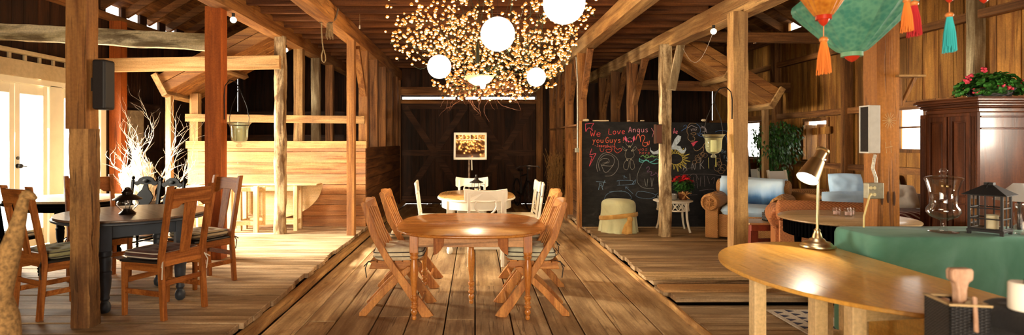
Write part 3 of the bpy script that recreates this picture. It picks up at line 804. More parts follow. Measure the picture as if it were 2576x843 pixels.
def white_chair(label, loc, rz, pad=None):
    c = thing('dining_chair', label, 'chair', loc, rz, 'white chairs around the white table')
    def by(z): return -.20 - .07 * max(0, (z - .45) / .5)
    for sx in (-1, 1):
        m = MB(); m.prism([(-.24,0),(-.205,0),(-.185,.45),(-.245,.90),(-.275,.90),(-.215,.45)], .185, .222, lambda u, v, w, sx=sx: (sx*w, u, v)); m.out('leg', WHITE, c, bevel=.004)
        m = MB(); m.bar((sx*.205, .19, .43), (sx*.205, .19, 0), .038, .038, up=(0,1,0), taper=.7); m.out('leg', WHITE, c, bevel=.004)
    m = MB(); m.prism([(-.26,.80),(-.22,.775),(-.15,.80),(-.06,.785),(0,.78),(.06,.785),(.15,.80),(.22,.775),(.26,.80),(.262,.90),(.255,.945),(.12,.925),(0,.92),(-.12,.925),(-.255,.945),(-.262,.90)], -.012, .012, lambda u, v, w: (u, by(v) - .012 + w + .02 * (u/.25)**2, v)); m.out('top_rail', WHITE, c, bevel=.004)
    m = MB()
    for s in (-1, 1):   # crossing arcs
        pts = []
        for i in range(17):
            q = i / 16; z = .50 + .30 * q; pts.append((s * (.17 - .30 * math.sin(q * PI * .62)), by(z) - .008, z))
        m.tube(pts, .012, 8)
    m.out('back_cross', WHITE, c, smooth=50)
    m = MB(); m.bar((-.19, by(.5), .50), (.19, by(.5), .50), .02, .035); m.out('back_rail', WHITE, c, bevel=.003)
    m = MB(); m.prism([(-.20,-.21),(.20,-.21),(.225,.20),(.20,.225),(-.20,.225),(-.225,.20)], .425, .452); m.out('seat', WHITE, c, bevel=.006)
    m = MB()
    for sx in (-1, 1): m.bar((sx*.205, -.20, .18), (sx*.205, .18, .18), .02, .025)
    m.bar((-.20, 0, .18), (.20, 0, .18), .02, .025); m.out('stretcher', WHITE, c, bevel=.003)
    if pad: seat_pad(c, pad, PIPE_L, .452, .38, .38, .05, .01, 0, False)
    return c
white_chair('white chair seen from behind at the near end of the white table', (.13, 6.92, 0), .0, PAD_BLUE)
white_chair('white chair facing the viewer at the far end of the white table', (-.05, 8.68, 0), PI)
white_chair('white chair on the left side of the white table', (-.58, 8.0, 0), -PI/2 + .05)
white_chair('white chair tilted nearer the viewer on the right side of the white table', (.66, 7.55, 0), PI/2 - .12)
white_chair('white chair half hidden farther back on the right side of the white table', (.66, 8.12, 0), PI/2 + .04)

# ---- black round-ended table with oak chairs ---------------------------------------
t = thing('dining_table', 'dark slate painted table with brown top beside the nearest left post', 'table', (-3.02, 4.93, PZ), R(-46))
m = MB(); table_top(m, .61, .585, .745, .765, 2.1, .004); m.out('table_top', wood('dark_walnut', (.075,.045,.028), (.16,.10,.065), 'X', 1.0, .35, .08, .05, None, 0, .5, .3), t, smooth=60)
m = MB(); table_top(m, .622, .597, .722, .746, 2.1, .014); m.out('top_edge', SLATE, t, smooth=60)
m = MB()
for sy in (-1, 1): m.bb(-.33, .33, sy*.28 - .011, sy*.28 + .011, .60, .722)
for sx in (-1, 1): m.bb(sx*.33 - .011, sx*.33 + .011, -.28, .28, .60, .722)
m.out('apron', SLATE, t, bevel=.003)
for x in (-.33, .33):
    for y in (-.28, .28):
        m = MB(); m.bb(x - .042, x + .042, y - .042, y + .042, .50, .722); turned(m, x, y, 0, .502, .08, .044, PROF_STOUT); m.out('leg', SLATE, t, bevel=.003, smooth=40)

def oak_chair(label, loc, rz, pad, pipe):
    c = thing('dining_chair', label, 'chair', loc, rz, 'oak chairs around the slate table')
    def by(z): return -.20 - .105 * max(0, (z - .45) / .6)
    for sx in (-1, 1):
        m = MB(); m.prism([(-.25,0),(-.21,0),(-.178,.42),(-.182,.5),(-.28,1.04),(-.322,1.045),(-.225,.5),(-.22,.42)], .178, .215, lambda u, v, w, sx=sx: (sx*w, u, v)); m.out('leg', W_oak('Z'), c, bevel=.004)
        m = MB(); m.bar((sx*.195, .19, .43), (sx*.195, .19, 0), .038, .038, up=(0,1,0), taper=.85); m.out('leg', W_oak('Z'), c, bevel=.004)
    arch = [(-.18,.865),(-.13,.87),(-.10,.895),(-.06,.905),(.06,.905),(.10,.895),(.13,.87),(.18,.865),(.18,1.02),(-.18,1.02)]
    m = MB(); m.prism(arch, -.013, .013, lambda u, v, w: (u, by(v) + w - .015, v)); m.out('top_rail', W_oak('X'), c, bevel=.003)
    m = MB(); m.prism([(-.045,.50),(.045,.50),(.058,.915),(-.058,.915)], -.007, .007, lambda u, v, w: (u, by(v) + w - .012, v)); m.out('splat', W_oak('Z'), c, bevel=.002)
    m = MB(); m.prism([(-.18,.41),(.18,.41),(.18,.515),(-.18,.515)], -.012, .012, lambda u, v, w: (u, -.20 + w, v)); m.out('back_rail', W_oak('X'), c, bevel=.003)
    m = MB()
    for sx in (-1, 1): m.bb(sx*.195 - .012, sx*.195 + .012, -.19, .18, .37, .435)
    m.bb(-.18, .18, .178, .202, .37, .435); m.out('seat_frame', W_oak('Y'), c, bevel=.003)
    m = MB(); m.prism([(-.205,-.18),(.205,-.18),(.225,.215),(-.225,.215)], .432, .452); m.out('seat', plain('black_leather', (.02,.016,.014), .45), c, bevel=.006)
    for a, b, z in (((-.195,-.20),(-.195,.18),.20), ((.195,-.20),(.195,.18),.20), ((-.18,-.205),(.18,-.205),.28), ((-.18,.19),(.18,.19),.28)):
        m = MB(); m.bar((a[0], a[1], z), (b[0], b[1], z), .018, .042); m.out('stretcher', W_oak('X'), c, bevel=.003)
    seat_pad(c, pad, pipe, .452, .42, .40, .085, .02, 0, True)
    return c
oak_chair('oak chair with olive cushion seen from behind, left of the nearest post', (-3.42, 4.58, PZ), R(-28), PAD_OLIVE, PIPE_D)
oak_chair('oak chair with dark brown cushion turned side-on in front of the slate table', (-2.55, 4.56, PZ), R(70), PAD_BROWN, PIPE_L)
oak_chair('oak chair mostly hidden by the nearest post, across the slate table', (-3.72, 5.52, PZ), R(-128), PAD_OLIVE, PIPE_D)
oak_chair('oak chair with tan cushion in front of the bright red post', (-2.69, 5.46, PZ), R(150), PAD_TAN, PIPE_D)

# ---- second black table with carved chairs ---------------------------------------
t = thing('dining_table', 'black table with pale top behind the slate table, near the french doors', 'table', (-4.55, 6.25, PZ), R(0))
m = MB(); table_top(m, .56, .46, .735, .76, 3.2, .004); m.out('table_top', wood('pale_top', (.46,.36,.22), (.66,.54,.36), 'X', .8, .4, .06, .05), t, smooth=60)
m = MB(); table_top(m, .57, .47, .70, .735, 3.2, .012); m.bb(-.42, .42, -.36, .36, .63, .70); m.out('apron', EBONY, t, smooth=50)
for sx in (-1, 1):
    for sy in (-1, 1):
        lx, ly = sx*.34, sy*.31
        m = MB(); m.bb(lx - .04, lx + .04, ly - .04, ly + .04, .52, .64); turned(m, lx, ly, .06, .53, .08, .04, PROF_STOUT)
        lg = m.out('leg', EBONY, t, smooth=40)
        m = MB(); m.ball((lx, ly, .03), .03, 14, 8, (.5, 1, 1)); m.out('caster', EBONY, lg, smooth=60)
CREST = [(-.17,.98),(-.13,.96),(-.08,.985),(0,.97),(.08,.985),(.13,.96),(.17,.98),(.18,1.02),(.13,1.03),(.10,1.075),(.05,1.10),(0,1.105),(-.05,1.10),(-.10,1.075),(-.13,1.03),(-.18,1.02)]
SPL = [(-.04,.55),(-.10,.60),(-.07,.66),(-.11,.72),(-.13,.79),(-.09,.86),(-.05,.90),(-.03,.975),(.03,.975),(.05,.90),(.09,.86),(.13,.79),(.11,.72),(.07,.66),(.10,.60),(.04,.55)]
def carved_chair(label, loc, rz, pad=None, sz=.84):
    c = thing('carved_chair', label, 'chair', loc, rz, 'carved black chairs by the doors'); c.scale = (.92, .92, sz)
    def by(z): return -.20 - .09 * max(0, (z - .45) / .6)
    for sx in (-1, 1):
        m = MB(); m.bar((sx*.20, -.235, 0), (sx*.20, -.20, .45), .034, .036, up=(0,1,0)); m.bar((sx*.20, -.20, .44), (sx*.20, by(1.05), 1.05), .03, .032, up=(0,1,0))
        m.ball((sx*.20, by(1.08), 1.08), .024, 12, 8, (1, 1, 1.2)); m.ball((sx*.20, by(1.045), 1.045), .022, 12, 6, (1, 1, .4)); m.out('leg', EBONY, c, smooth=40)
        m = MB(); turned(m, sx*.20, .19, 0, .42, .04, .024, PROF_VASE, 12); m.out('leg', EBONY, c, smooth=40)
    m = MB(); m.prism(CREST, -.012, .012, lambda u, v, w: (u, by(v) + w, v))
    m.ball((0, by(1.03) + .012, 1.035), .03, 12, 8, (1.6, .4, 1)); m.out('crest', EBONY, c, bevel=.003, smooth=40)
    m = MB(); m.prism(SPL, -.009, .009, lambda u, v, w: (u, by(v) + w, v)); m.bar((-.19, by(.55), .54), (.19, by(.55), .54), .02, .04); m.out('splat', EBONY, c, bevel=.003)
    m = MB(); m.prism([(-.20,-.20),(.20,-.20),(.225,.22),(-.225,.22)], .42, .45); m.out('seat', EBONY, c, bevel=.006)
    m = MB(); m.tube([(-.2,-.21,.2),(-.2,.19,.2)], .012, 8); m.tube([(.2,-.21,.2),(.2,.19,.2)], .012, 8); m.tube([(-.2,0,.2),(.2,0,.2)], .012, 8); m.out('stretcher', EBONY, c, smooth=40)
    if pad: seat_pad(c, pad, PIPE_D, .45, .40, .39, .05, .01, 0, False)
    return c
carved_chair('carved black chair at the left edge against the bright doors', (-4.72, 5.62, PZ), R(-12), PAD_CREAM, .93)
carved_chair('carved black chair behind the oil lantern, left one of a pair', (-4.38, 7.12, PZ), R(176))
carved_chair('carved black chair angled beside its twin behind the oil lantern', (-3.92, 6.82, PZ), R(163))

# ---- oval gateleg tables -------------------------------------------------------
def gateleg(nm, label, loc, rz, hl, lw, sw, H, left_up, leafdrop, gates, topmat, legmat):
    """long axis on local y; leaf on -x side is up when left_up, the other hangs"""
    t = thing(nm, label, 'table', loc, rz)
    th = .022; z1 = H; z0 = H - th
    m = MB()
    K = 40
    if left_up:
        arc = [(-sw - lw * math.cos(a), hl * math.sin(a)) for a in [PI/2 - PI * i / K for i in range(K + 1)]]
        poly = [(sw, hl * .985)] + arc + [(sw, -hl * .985)]
        m.prism(poly[::-1], z0, z1)
    else:
        m.prism([(-sw, -hl * .99), (sw, -hl * .99), (sw, hl * .99), (-sw, hl * .99)], z0, z1)
    m.out('table_top', topmat('Y'), t, bevel=.005)
    for sd in (1,):
        arc = [(hl * math.cos(PI * i / K), z1 - .012 - leafdrop * math.sin(PI * i / K)) for i in range(K + 1)]
        m = MB(); m.prism(arc, 0, .02, lambda u, v, w, sd=sd: (sd * (sw + .006 + w), u, v)); m.out('drop_leaf', topmat('Y'), t, bevel=.004)
    fx, fy = sw - .045, hl * .56
    for sx in (-1, 1):
        for sy in (-1, 1):
            m = MB(); m.bb(sx*fx - .03, sx*fx + .03, sy*fy - .03, sy*fy + .03, 0, z0); m.out('leg', legmat('Z'), t, bevel=.004)
    m = MB()
    for sx in (-1, 1): m.bb(sx*fx - .012, sx*fx + .012, -fy, fy, z0 - .085, z0); m.bb(sx*fx - .012, sx*fx + .012, -fy, fy, .10, .17)
    for sy in (-1, 1): m.bb(-fx, fx, sy*fy - .012, sy*fy + .012, z0 - .085, z0); m.bb(-fx, fx, sy*fy - .012, sy*fy + .012, .10, .17)
    m.out('frame', legmat('Y'), t, bevel=.003)
    for (hx, hy, gx, gy) in gates:       # hinge post -> free leg
        g = MB(); g.bb(gx - .034, gx + .034, gy - .034, gy + .034, 0, z0 - .001); lg = g.out('gate_leg', legmat('Z'), t, bevel=.004)
        g = MB(); g.bar((hx, hy, z0 - .05), (gx, gy, z0 - .05), .022, .065); g.bar((hx, hy, .14), (gx, gy, .14), .022, .065); g.bb(hx - .018, hx + .018, hy - .018, hy + .018, .10, z0 - .01)
        g.out('gate_rail', legmat('X'), lg, bevel=.003)
    return t
gateleg('gateleg_table', 'golden oval drop-leaf table with a brass lamp in the right foreground', (2.43, 3.27, .05), 0, .93, .76, .14, .70, True, .55,
        [(-.16, .30, -.80, -.06), (-.16, -.02, -.60, -.30), (-.16, -.55, -.62, -.62)], W_ply, W_plyleg)
gateleg('gateleg_table', 'pale folded drop-leaf table standing against the plank stall', (-3.23, 8.78, PZ), PI/2, .78, .2, .15, .73, False, .56,
        [(-.20, .50, -.26, .12), (-.21, .02, -.30, .50)], W_plyleg, W_plyleg)

# ---- green-clothed counter ----------------------------------------------------
t = thing('serving_table', 'long counter hidden under a green cloth at the right', 'table', (3.28, 3.86, .05))
m = MB(); m.bb(-.62, .68, -.18, .17, .80, .82); m.out('table_top', W_plyleg('X'), t)
for sx in (-.6, .64):
    for sy in (-.13, .13): m = MB(); m.bb(sx - .025, sx + .025, sy - .025, sy + .025, 0, .80); m.out('leg', W_plyleg('Z'), t)
GREEN = cloth('green_linen', (.14,.34,.26), (.09,.26,.19), .85, 320, .12, 3)
m = MB(); vs = []; fs = []
x0, x1, y0, y1, zt, zb = 2.62, 4.05, 3.62, 4.09, .884, .16
rad = .07; loop = []
def side(p, q, n): return [(p[0] + (q[0]-p[0])*i/n, p[1] + (q[1]-p[1])*i/n) for i in range(n)]
def corner(cx, cy, a0): return [(cx + rad*math.cos(a0 + PI/2*i/8), cy + rad*math.sin(a0 + PI/2*i/8)) for i in range(8)]
loop = side((x0+rad,y0),(x1-rad,y0),110) + corner(x1-rad,y0+rad,-PI/2) + side((x1,y0+rad),(x1,y1-rad),20) + corner(x1-rad,y1-rad,0) + side((x1-rad,y1),(x0+rad,y1),50) + corner(x0+rad,y1-rad,PI/2) + side((x0,y1-rad),(x0,y0+rad),26) + corner(x0+rad,y0+rad,PI)
n = len(loop); rows = 26
def normal(i):
    a, b = loop[i-1], loop[(i+1) % n]; t_ = Vector((b[0]-a[0], b[1]-a[1], 0)).normalized(); return (t_.y, -t_.x)
for r in range(rows + 1):
    q = r / rows
    for i, (x, y) in enumerate(loop):
        nx, ny = normal(i); wv = 0.0; z = zt
        if r == 0: wv = -.014
        elif r == 1: wv = -.003; z = zt - .006
        else:
            z = zt - .008 - (zt - zb) * (q - 1/rows) / (1 - 1/rows)
            s = x * 1.0 + y * 1.0
            f1 = noise.noise(Vector((s * 5.5 + q * 1.6, 1.7, q * .9))); f2 = noise.noise(Vector((s * 13 - q * 2.2, 7.3, q * 1.4)))
            wv = (q ** .6) * (.075 * (abs(f1) ** .7) * (1 if f1 > 0 else -.1) + .014 * f2) + .02 * q
            if x < x0 + .16 or y > y1 - .02: wv = min(max(wv, -.02), .010)
        vs.append((x + nx*wv, y + ny*wv, z))
for r in range(rows):
    for i in range(n):
        fs.append((r*n + i, r*n + (i+1) % n, (r+1)*n + (i+1) % n, (r+1)*n + i))
b = len(vs); vs.append(((x0+x1)/2, (y0+y1)/2, zt))
fs += [(b, (i+1) % n, i) for i in range(n)]
m.add(vs, fs); o = m.out('tablecloth', GREEN, smooth=60)
tag(o, 'dark green linen cloth hanging in folds over the counter at the right', 'tablecloth')

# ---- round ribbed table ----------------------------------------------------------
t = thing('side_table', 'round table with pale wood top and black ribbed apron behind the lamp', 'table', (3.44, 5.16, PZ))
m = MB(); m.lathe([(0,.66),(.545,.66),(.56,.668),(.56,.678),(.55,.685),(0,.685)], (0,0,0), 64); m.out('table_top', wood('sand_top', (.42,.27,.13), (.62,.44,.24), 'X', .8, .35, .06, .05, None, 0, .5, .2), t, smooth=40)
m = MB(); m.lathe([(.47,.52),(.50,.52),(.50,.66),(.47,.66)], (0,0,0), 64)
for i in range(90):
    a = 2*PI*i/90; m.bar((.503*math.cos(a), .503*math.sin(a), .525), (.503*math.cos(a), .503*math.sin(a), .655), .02, .018, up=(math.cos(a), math.sin(a), 0))
m.out('apron', EBONY, t)
for i in range(4):
    a = PI/4 + i*PI/2; m = MB(); m.lathe([(.02,0),(.03,.03),(.025,.3),(.035,.52)], (.40*math.cos(a), .40*math.sin(a), 0), 14); m.out('leg', EBONY, t, smooth=40)

# ---- wicker seating -------------------------------------------------------------
WK = wicker('honey_wicker', (.24,.085,.018), (.66,.34,.11), 190)
WKR = wicker('red_wicker', (.20,.05,.012), (.56,.21,.06), 190)
def wicker_chair(label, loc, rz, mat, w=1.0, grp=None, cush=None, armz=.60, backz=.70, dp=.78, cat='armchair', nm='wicker_armchair'):
    c = thing(nm, label, cat, loc, rz, grp)
    h = w / 2
    for sx in (-1, 1):
        m = MB(); ax = sx * (h - .11); y0, y1 = -dp/2 + .08, dp/2
        m.bb(ax - .085, ax + .085, y0, y1 - .012, .02, armz - .05)
        rot = Matrix.Rotation(-PI/2, 3, 'X')
        m.lathe([(0,y0),(.115,y0),(.13,y0 + .02),(.13,y1 - .02),(.115,y1),(.07,y1),(.065,y1 - .012),(.03,y1 - .008),(0,y1 + .004)], (ax + sx*.02, 0, armz), 26, 0, None, rot)
        a = m.out('arm', mat, c, bevel=.01, smooth=50)
        m = MB()
        for i in range(8):
            q = 2*PI*i/8; m.tube([(ax + sx*.02, y1 + .006, armz), (ax + sx*.02 + .062*math.cos(q), y1 - .004, armz + .062*math.sin(q))], .009, 6)
        m.tube([(ax + sx*.02 + .10*math.cos(q), y1 + .004, armz + .10*math.sin(q)) for q in [2*PI*k/24 for k in range(24)]], .014, 6, closed=True)
        m.out('arm_rosette', mat, a, smooth=60)
    m = MB(); m.bb(-h + .18, h - .18, -dp/2 + .05, dp/2 - .06, .05, .34); m.bb(-h + .2, h - .2, dp/2 - .08, dp/2 - .05, .04, .36); m.out('seat_base', mat, c, bevel=.01)
    m = MB(); m.bb(-h + .06, h - .06, -dp/2 + .02, -dp/2 + .12, .02, backz - .06)
    m.lathe([(.07,-h + .03),(.115,-h + .05),(.115,h - .05),(.07,h - .03)], (0, -dp/2 + .05, backz - .03), 24, 0, None, Matrix.Rotation(PI/2, 3, 'Y'))
    m.out('backrest', mat, c, bevel=.01, smooth=50)
    if cush:
        m = MB(); m.cushion((0, .06, .41), w - .40, dp - .16, .15, pw=8); m.out('seat_cushion', cush, c, smooth=60)
    return c
BLUE = cloth('blue_denim', (.34,.54,.78), (.22,.40,.66), .9, 280, .3, 3)
PALEB = cloth('pale_blue_linen', (.50,.68,.86), (.38,.56,.76), .9, 280, .3, 4)
BLU_THROW = None
def throw_mat():
    m, nt, bs, out = newmat('blue_throw'); v, _ = coords(nt, False)
    sp = nt.nodes.new('ShaderNodeSeparateXYZ'); nt.links.new(v, sp.inputs[0])
    n = noise_n(nt, mapping(nt, v, (9, 9, 2)), 1, 5, .5)
    f = math_n(nt, 'ADD', math_n(nt, 'MULTIPLY', sp.outputs[2], .95), math_n(nt, 'MULTIPLY', n, .2))
    nt.links.new(ramp(nt, f, [(.54, (.015,.06,.20)), (.65, (.08,.24,.55)), (.74, (.36,.56,.80)), (.84, (.56,.72,.86))]), bs.inputs['Base Color'])
    bs.inputs['Roughness'].default_value = .9; bump(nt, bs, n, .3, .02); return m
c = wicker_chair('honey wicker armchair with dip-dyed blue throw beside the chalkboard', (3.93, 7.99, PZ), PI - .62, WK, 1.06, 'wicker seats', PALEB, .52, .74)
m = MB()   # the throw pulled over the backrest
NX, NY = 20, 22; vs = []; fs = []
path = [(-.19,.40),(-.195,.5),(-.20,.62),(-.195,.72),(-.23,.81),(-.33,.85),(-.42,.83),(-.475,.74),(-.475,.45)]
def onpath(t):
    k = t * (len(path) - 1); i = min(int(k), len(path) - 2); f = k - i
    return path[i][0] + (path[i+1][0]-path[i][0])*f, path[i][1] + (path[i+1][1]-path[i][1])*f
for j in range(NY + 1):
    y, z = onpath(j / NY)
    for i in range(NX + 1):
        u = -1 + 2*i/NX; k = .008 * noise.noise(Vector((u*4, j*.4, 2)))
        vs.append((u*.43*(1 + .06*noise.noise(Vector((j*.3, 5, 0)))), y + k, z + .012*math.sin(u*2.2)))
for j in range(NY):
    for i in range(NX):
        a = j*(NX+1) + i; fs.append((a, a + 1, a + NX + 2, a + NX + 1))
m.add(vs, fs); o = m.out('throw', throw_mat(), c, smooth=70); so = o.modifiers.new('thick', 'SOLIDIFY'); so.thickness = .012
wicker_chair('reddish wicker armchair seen from behind, in front of the low table', (3.90, 6.30, PZ), R(-24), WKR, .98, 'wicker seats', None, .52, .66)
c = wicker_chair('long wicker sofa with pale blue pillows by the right wall', (5.20, 7.98, PZ), PI, WK, 1.10, 'wicker seats', PALEB, .52, .60, .82, 'sofa', 'wicker_sofa')
def pillow(label, loc, rot, w, h, t, mat):
    m = MB(); m.cushion((0,0,0), w, h, t, pw=3.2, wr=.02); o = m.out('pillow', mat, smooth=60, loc=loc, rot=rot); return tag(o, label, 'pillow')
pillow('large pale blue pillow lying along the front of the wicker sofa', (5.06, 7.44, .70), (R(72), 0, R(2)), .86, .30, .15, PALEB)
pillow('pale grey-blue square pillow leaning on the sofa back, left of its twin', (5.19, 7.78, .875), (R(70), 0, R(-12)), .44, .40, .16, PALEB)
pillow('pale grey-blue square pillow at the right end of the wicker sofa', (5.58, 7.58, .90), (R(66), 0, R(-24)), .36, .34, .15, PALEB)
# plaid daybed
def plaid():
    m, nt, bs, out = newmat('dark_plaid'); v, _ = coords(nt, False)
    w = nt.nodes.new('ShaderNodeTexWave'); w.inputs['Scale'].default_value = 7; w.bands_direction = 'DIAGONAL'; nt.links.new(v, w.inputs['Vector'])
    nt.links.new(ramp(nt, w.outputs['Fac'], [(.3,(.11,.018,.016)),(.62,(.16,.03,.025)),(.74,(.42,.34,.30))]), bs.inputs['Base Color']); bs.inputs['Roughness'].default_value = .95; return m
t = thing('daybed', 'low daybed with dark plaid cover between the post and the wardrobe', 'daybed', (5.42, 6.95, PZ))
m = MB(); m.bb(-.36, .34, -.30, .30, .02, .38); m.out('base', W_maho('X'), t, bevel=.01)
m = MB(); m.cushion((0,0,.46), .74, .64, .17, pw=8); m.out('mattress', plaid(), t, smooth=60)
pillow('off-white pillow on the plaid daybed', (5.24, 6.88, .83), (R(58), 0, R(-14)), .40, .32, .14, cloth('offwhite_linen', (.72,.66,.58), (.60,.54,.47)))
m = MB(); m.cushion((0,0,0), .34, .24, .18, pw=3); o = m.out('bolster', cloth('grey_linen', (.40,.38,.36), (.30,.28,.27)), smooth=60, loc=(5.60, 6.95, .76), rot=(R(10), 0, 0)); tag(o, 'grey bolster at the right end of the plaid daybed', 'pillow')

# low trestle table
t = thing('coffee_table', 'low table with pale top and brick-red trestle base beside the wicker armchair', 'table', (3.80, 7.06, PZ))
m = MB(); m.bb(-.42, .40, -.20, .20, .36, .385); m.out('table_top', wood('sand_top', (.42,.27,.13), (.62,.44,.24), 'X', .8, .35, .06, .05, None, 0, .5, .2), t, bevel=.006)
RED = plain('brick_red_paint', (.27,.055,.03), .5, nz=.25)
m = MB(); m.bb(-.38, .36, -.17, -.15, .28, .36); m.bb(-.38, .36, .15, .17, .28, .36); m.out('apron', RED, t, bevel=.004)
for sx in (-.28, .24):
    m = MB(); m.bb(sx - .05, sx + .05, -.05, .05, .06, .36); m.prism([(-.19,0),(.19,0),(.19,.03),(.08,.09),(-.08,.09),(-.19,.03)], sx - .05, sx + .05, lambda u, v, w: (w, u, v)); m.out('leg', RED, t, bevel=.006)
m = MB(); m.bb(-.24, .2, -.02, .02, .08, .16); m.out('stretcher', RED, t, bevel=.004)
for i, (x, w, lb) in enumerate(((3.72, .10, 'small dark woven caddy on the low table, left one'), (3.89, .15, 'larger dark woven caddy on the low table, right one'))):
    c = thing('caddy', lb, 'basket', (x, 7.06, PZ + .386), 0, 'dark caddies on the low table')
    m = MB()
    for a, b, cc, d in ((-w/2, w/2, -.06, -.05), (-w/2, w/2, .05, .06), (-w/2, -w/2 + .01, -.05, .05), (w/2 - .01, w/2, -.05, .05)): m.bb(a, b, cc, d, 0, .10)
    m.bb(-w/2, w/2, -.06, .06, 0, .01); m.out('basket', wicker('dark_wicker', (.012,.012,.013), (.08,.075,.07), 90), c)
    m = MB(); m.tube([(-w/2, 0, .10), (-w/2, 0, .125), (w/2, 0, .125), (w/2, 0, .10)], .005, 6); m.out('handle', BLACK, c)
# plank bench at the wall
t = thing('wall_table', 'narrow plank table along the wall behind the wicker sofa', 'table', (5.22, 8.85, PZ))
m = MB(); m.bb(-.52, .44, -.18, .18, .565, .595); m.out('table_top', W_old('X'), t, bevel=.003)
for sx in (-.45, .38):
    for sy in (-.14, .14): m = MB(); m.bb(sx - .03, sx + .03, sy - .03, sy + .03, 0, .565); m.out('leg', W_old('Z'), t)
# white slatted folded chair leaning beyond the ficus
for lx, ly, lb, rzz in ((5.06, 9.06, 'white folded panel leaning behind the ficus trunk', .25), (4.86, 9.75, 'white folded panel left of the thin chute post', -.1)):
    c = thing('folded_panel', lb, 'folded chair', (lx, ly, PZ), rzz, 'white folded panels by the wall')
    tl = .20
    for sx in (-.17, .17): m = MB(); m.bar((sx, 0, 0), (sx, tl, .92), .04, .03, up=(0,1,0)); m.out('frame_rail', WHITE, c, bevel=.004)
    m = MB(); m.prism([(-.15,.42),(.15,.42),(.15,.90),(-.15,.90)], -.008, .008, lambda u, v, w: (u, tl*v/.92 + w, v)); m.out('panel', plain('offwhite_canvas', (.80,.78,.72), .8), c)
    m = MB(); m.bar((-.17, tl*.2, .18), (.17, tl*.2, .18), .03, .02); m.out('rung', WHITE, c)

# ---- wardrobe ---------------------------------------------------------------------
t = thing('wardrobe', 'tall dark mahogany wardrobe with moulded cornice in the right corner', 'wardrobe', (4.61, 5.10, PZ))
w, d, h = 1.14, .66, 1.80
m = MB(); m.bb(.03, w, .03, d - .03, .10, h - .14); m.out('body', W_maho('Z'), t, bevel=.006)
m = MB(); m.bb(-.015, w + .01, -.015, d + .015, 0, .10); m.bb(.0, w, .0, d, .10, .13); m.out('plinth', W_maho('Y'), t, bevel=.008)
m = MB()
for (o_, z0, z1) in ((.0, h - .14, h - .10), (.02, h - .10, h - .085), (.035, h - .085, h - .06), (.055, h - .06, h - .04), (.075, h - .04, h - .015), (.06, h - .015, h)): m.bb(.03 - o_, w, .03 - o_, d - .03 + o_, z0, z1)
m.out('cornice', W_maho('Y'), t, bevel=.007)
for y0, y1 in ((.10, .34), (.36, .60)):
    m = MB(); x = .03; fr = .045
    m.bb(x - .018, x, y0, y0 + fr, .16, h - .17); m.bb(x - .018, x, y1 - fr, y1, .16, h - .17)
    for a, b in ((.16, .21), (.80, .86), (h - .22, h - .17)): m.bb(x - .018, x, y0 + fr, y1 - fr, a, b)
    dd = m.out('door', W_maho2('Z'), t, bevel=.004)
    m = MB(); m.bb(x - .010, x + .002, y0 + fr + .012, y1 - fr - .012, .222, .788); m.bb(x - .010, x + .002, y0 + fr + .012, y1 - fr - .012, .872, h - .232); m.out('panel', W_maho2('Z'), dd, bevel=.006)
    m = MB(); m.ball((x - .035, y1 - .02 if y0 < .2 else y0 + .02, .95), .016, 12, 8); m.out('knob', BRASS, dd, smooth=60)
for yy in (.045, .63):
    m = MB(); m.bb(.0, .03, yy - .035, yy + .035, .13, h - .14)
    for k in range(4): m.bb(-.006, .0, yy - .026 + k*.0155, yy - .018 + k*.0155, .17, h - .18)
    m.out('pilaster', W_maho2('Z'), t, bevel=.003)
m = MB(); m.bb(.04, w - .02, .015, .03, h - .30, h - .285); m.bb(.04, w - .02, .015, .03, h - .19, h - .175); m.out('side_panel', W_maho('Z'), t, bevel=.006)

# ---- ottoman, metal side table ------------------------------------------------------
c = thing('skirted_stool', 'round stool in a pale green skirted cover with a gold sash before the chalkboard', 'stool', (2.23, 8.66, PZ))
SK = cloth('pale_green_cover', (.62,.64,.40), (.48,.51,.31), .9, 200, .25, 5)
GOLD = cloth('gold_sash_cloth', (.62,.38,.12), (.44,.25,.07), .8, 200, .3, 8)
def pleat(t_, z, i): return 1 + (max(0, .34 - z) / .34) * (.05 * math.sin(t_*13) + .03 * math.sin(t_*7 + 1)) if z < .34 else 1
m = MB(); m.lathe([(.30,.0),(.292,.05),(.285,.12),(.275,.20),(.265,.28),(.262,.34),(.262,.40),(.255,.44),(.235,.47),(.19,.49),(.10,.50),(0,.502)], (0,0,0), 96, 0, pleat); m.out('cover', SK, c, smooth=60)
m = MB(); pts = [(.285*math.cos(a), .285*math.sin(a), .235 + .045*math.sin(a + PI*.75)) for a in [2*PI*k/48 for k in range(48)]]
m.tube(pts, .035, 10, closed=True, flat=(.35,.35,1)); s = m.out('sash', GOLD, c, smooth=60)
m = MB(); kx, ky = .10, -.285
m.ball((kx, ky - .01, .22), .045, 14, 10, (1,.6,1)); m.tube([(kx, ky - .02, .21), (kx - .05, ky - .04, .12), (kx - .09, ky - .05, .0)], [.03,.05,.055], 10, flat=(1,.35,1)); m.tube([(kx, ky - .02, .21), (kx - .02, ky - .05, .12), (kx - .03, ky - .06, .01)], [.03,.045,.05], 10, flat=(1,.35,1))
m.out('sash_knot', GOLD, s, smooth=60)
c = thing('side_table', 'small round white side table with latticed apron before the chalkboard', 'table', (3.10, 8.72, PZ))
m = MB(); m.lathe([(0,.455),(.28,.455),(.298,.462),(.298,.474),(.285,.48),(0,.48)], (0,0,0), 48); m.out('table_top', WHITE, c, smooth=40)
m = MB()
for k in range(16):
    a, b = 2*PI*k/16, 2*PI*(k+1)/16; r = .235
    m.tube([(r*math.cos(a), r*math.sin(a), .33), (r*math.cos(b), r*math.sin(b), .45)], .008, 6); m.tube([(r*math.cos(a), r*math.sin(a), .45), (r*math.cos(b), r*math.sin(b), .33)], .008, 6)
for z in (.325, .45): m.tube([(.237*math.cos(2*PI*k/48), .237*math.sin(2*PI*k/48), z) for k in range(48)], .012, 8, closed=True)
m.out('lattice_apron', WHITE, c, smooth=50)
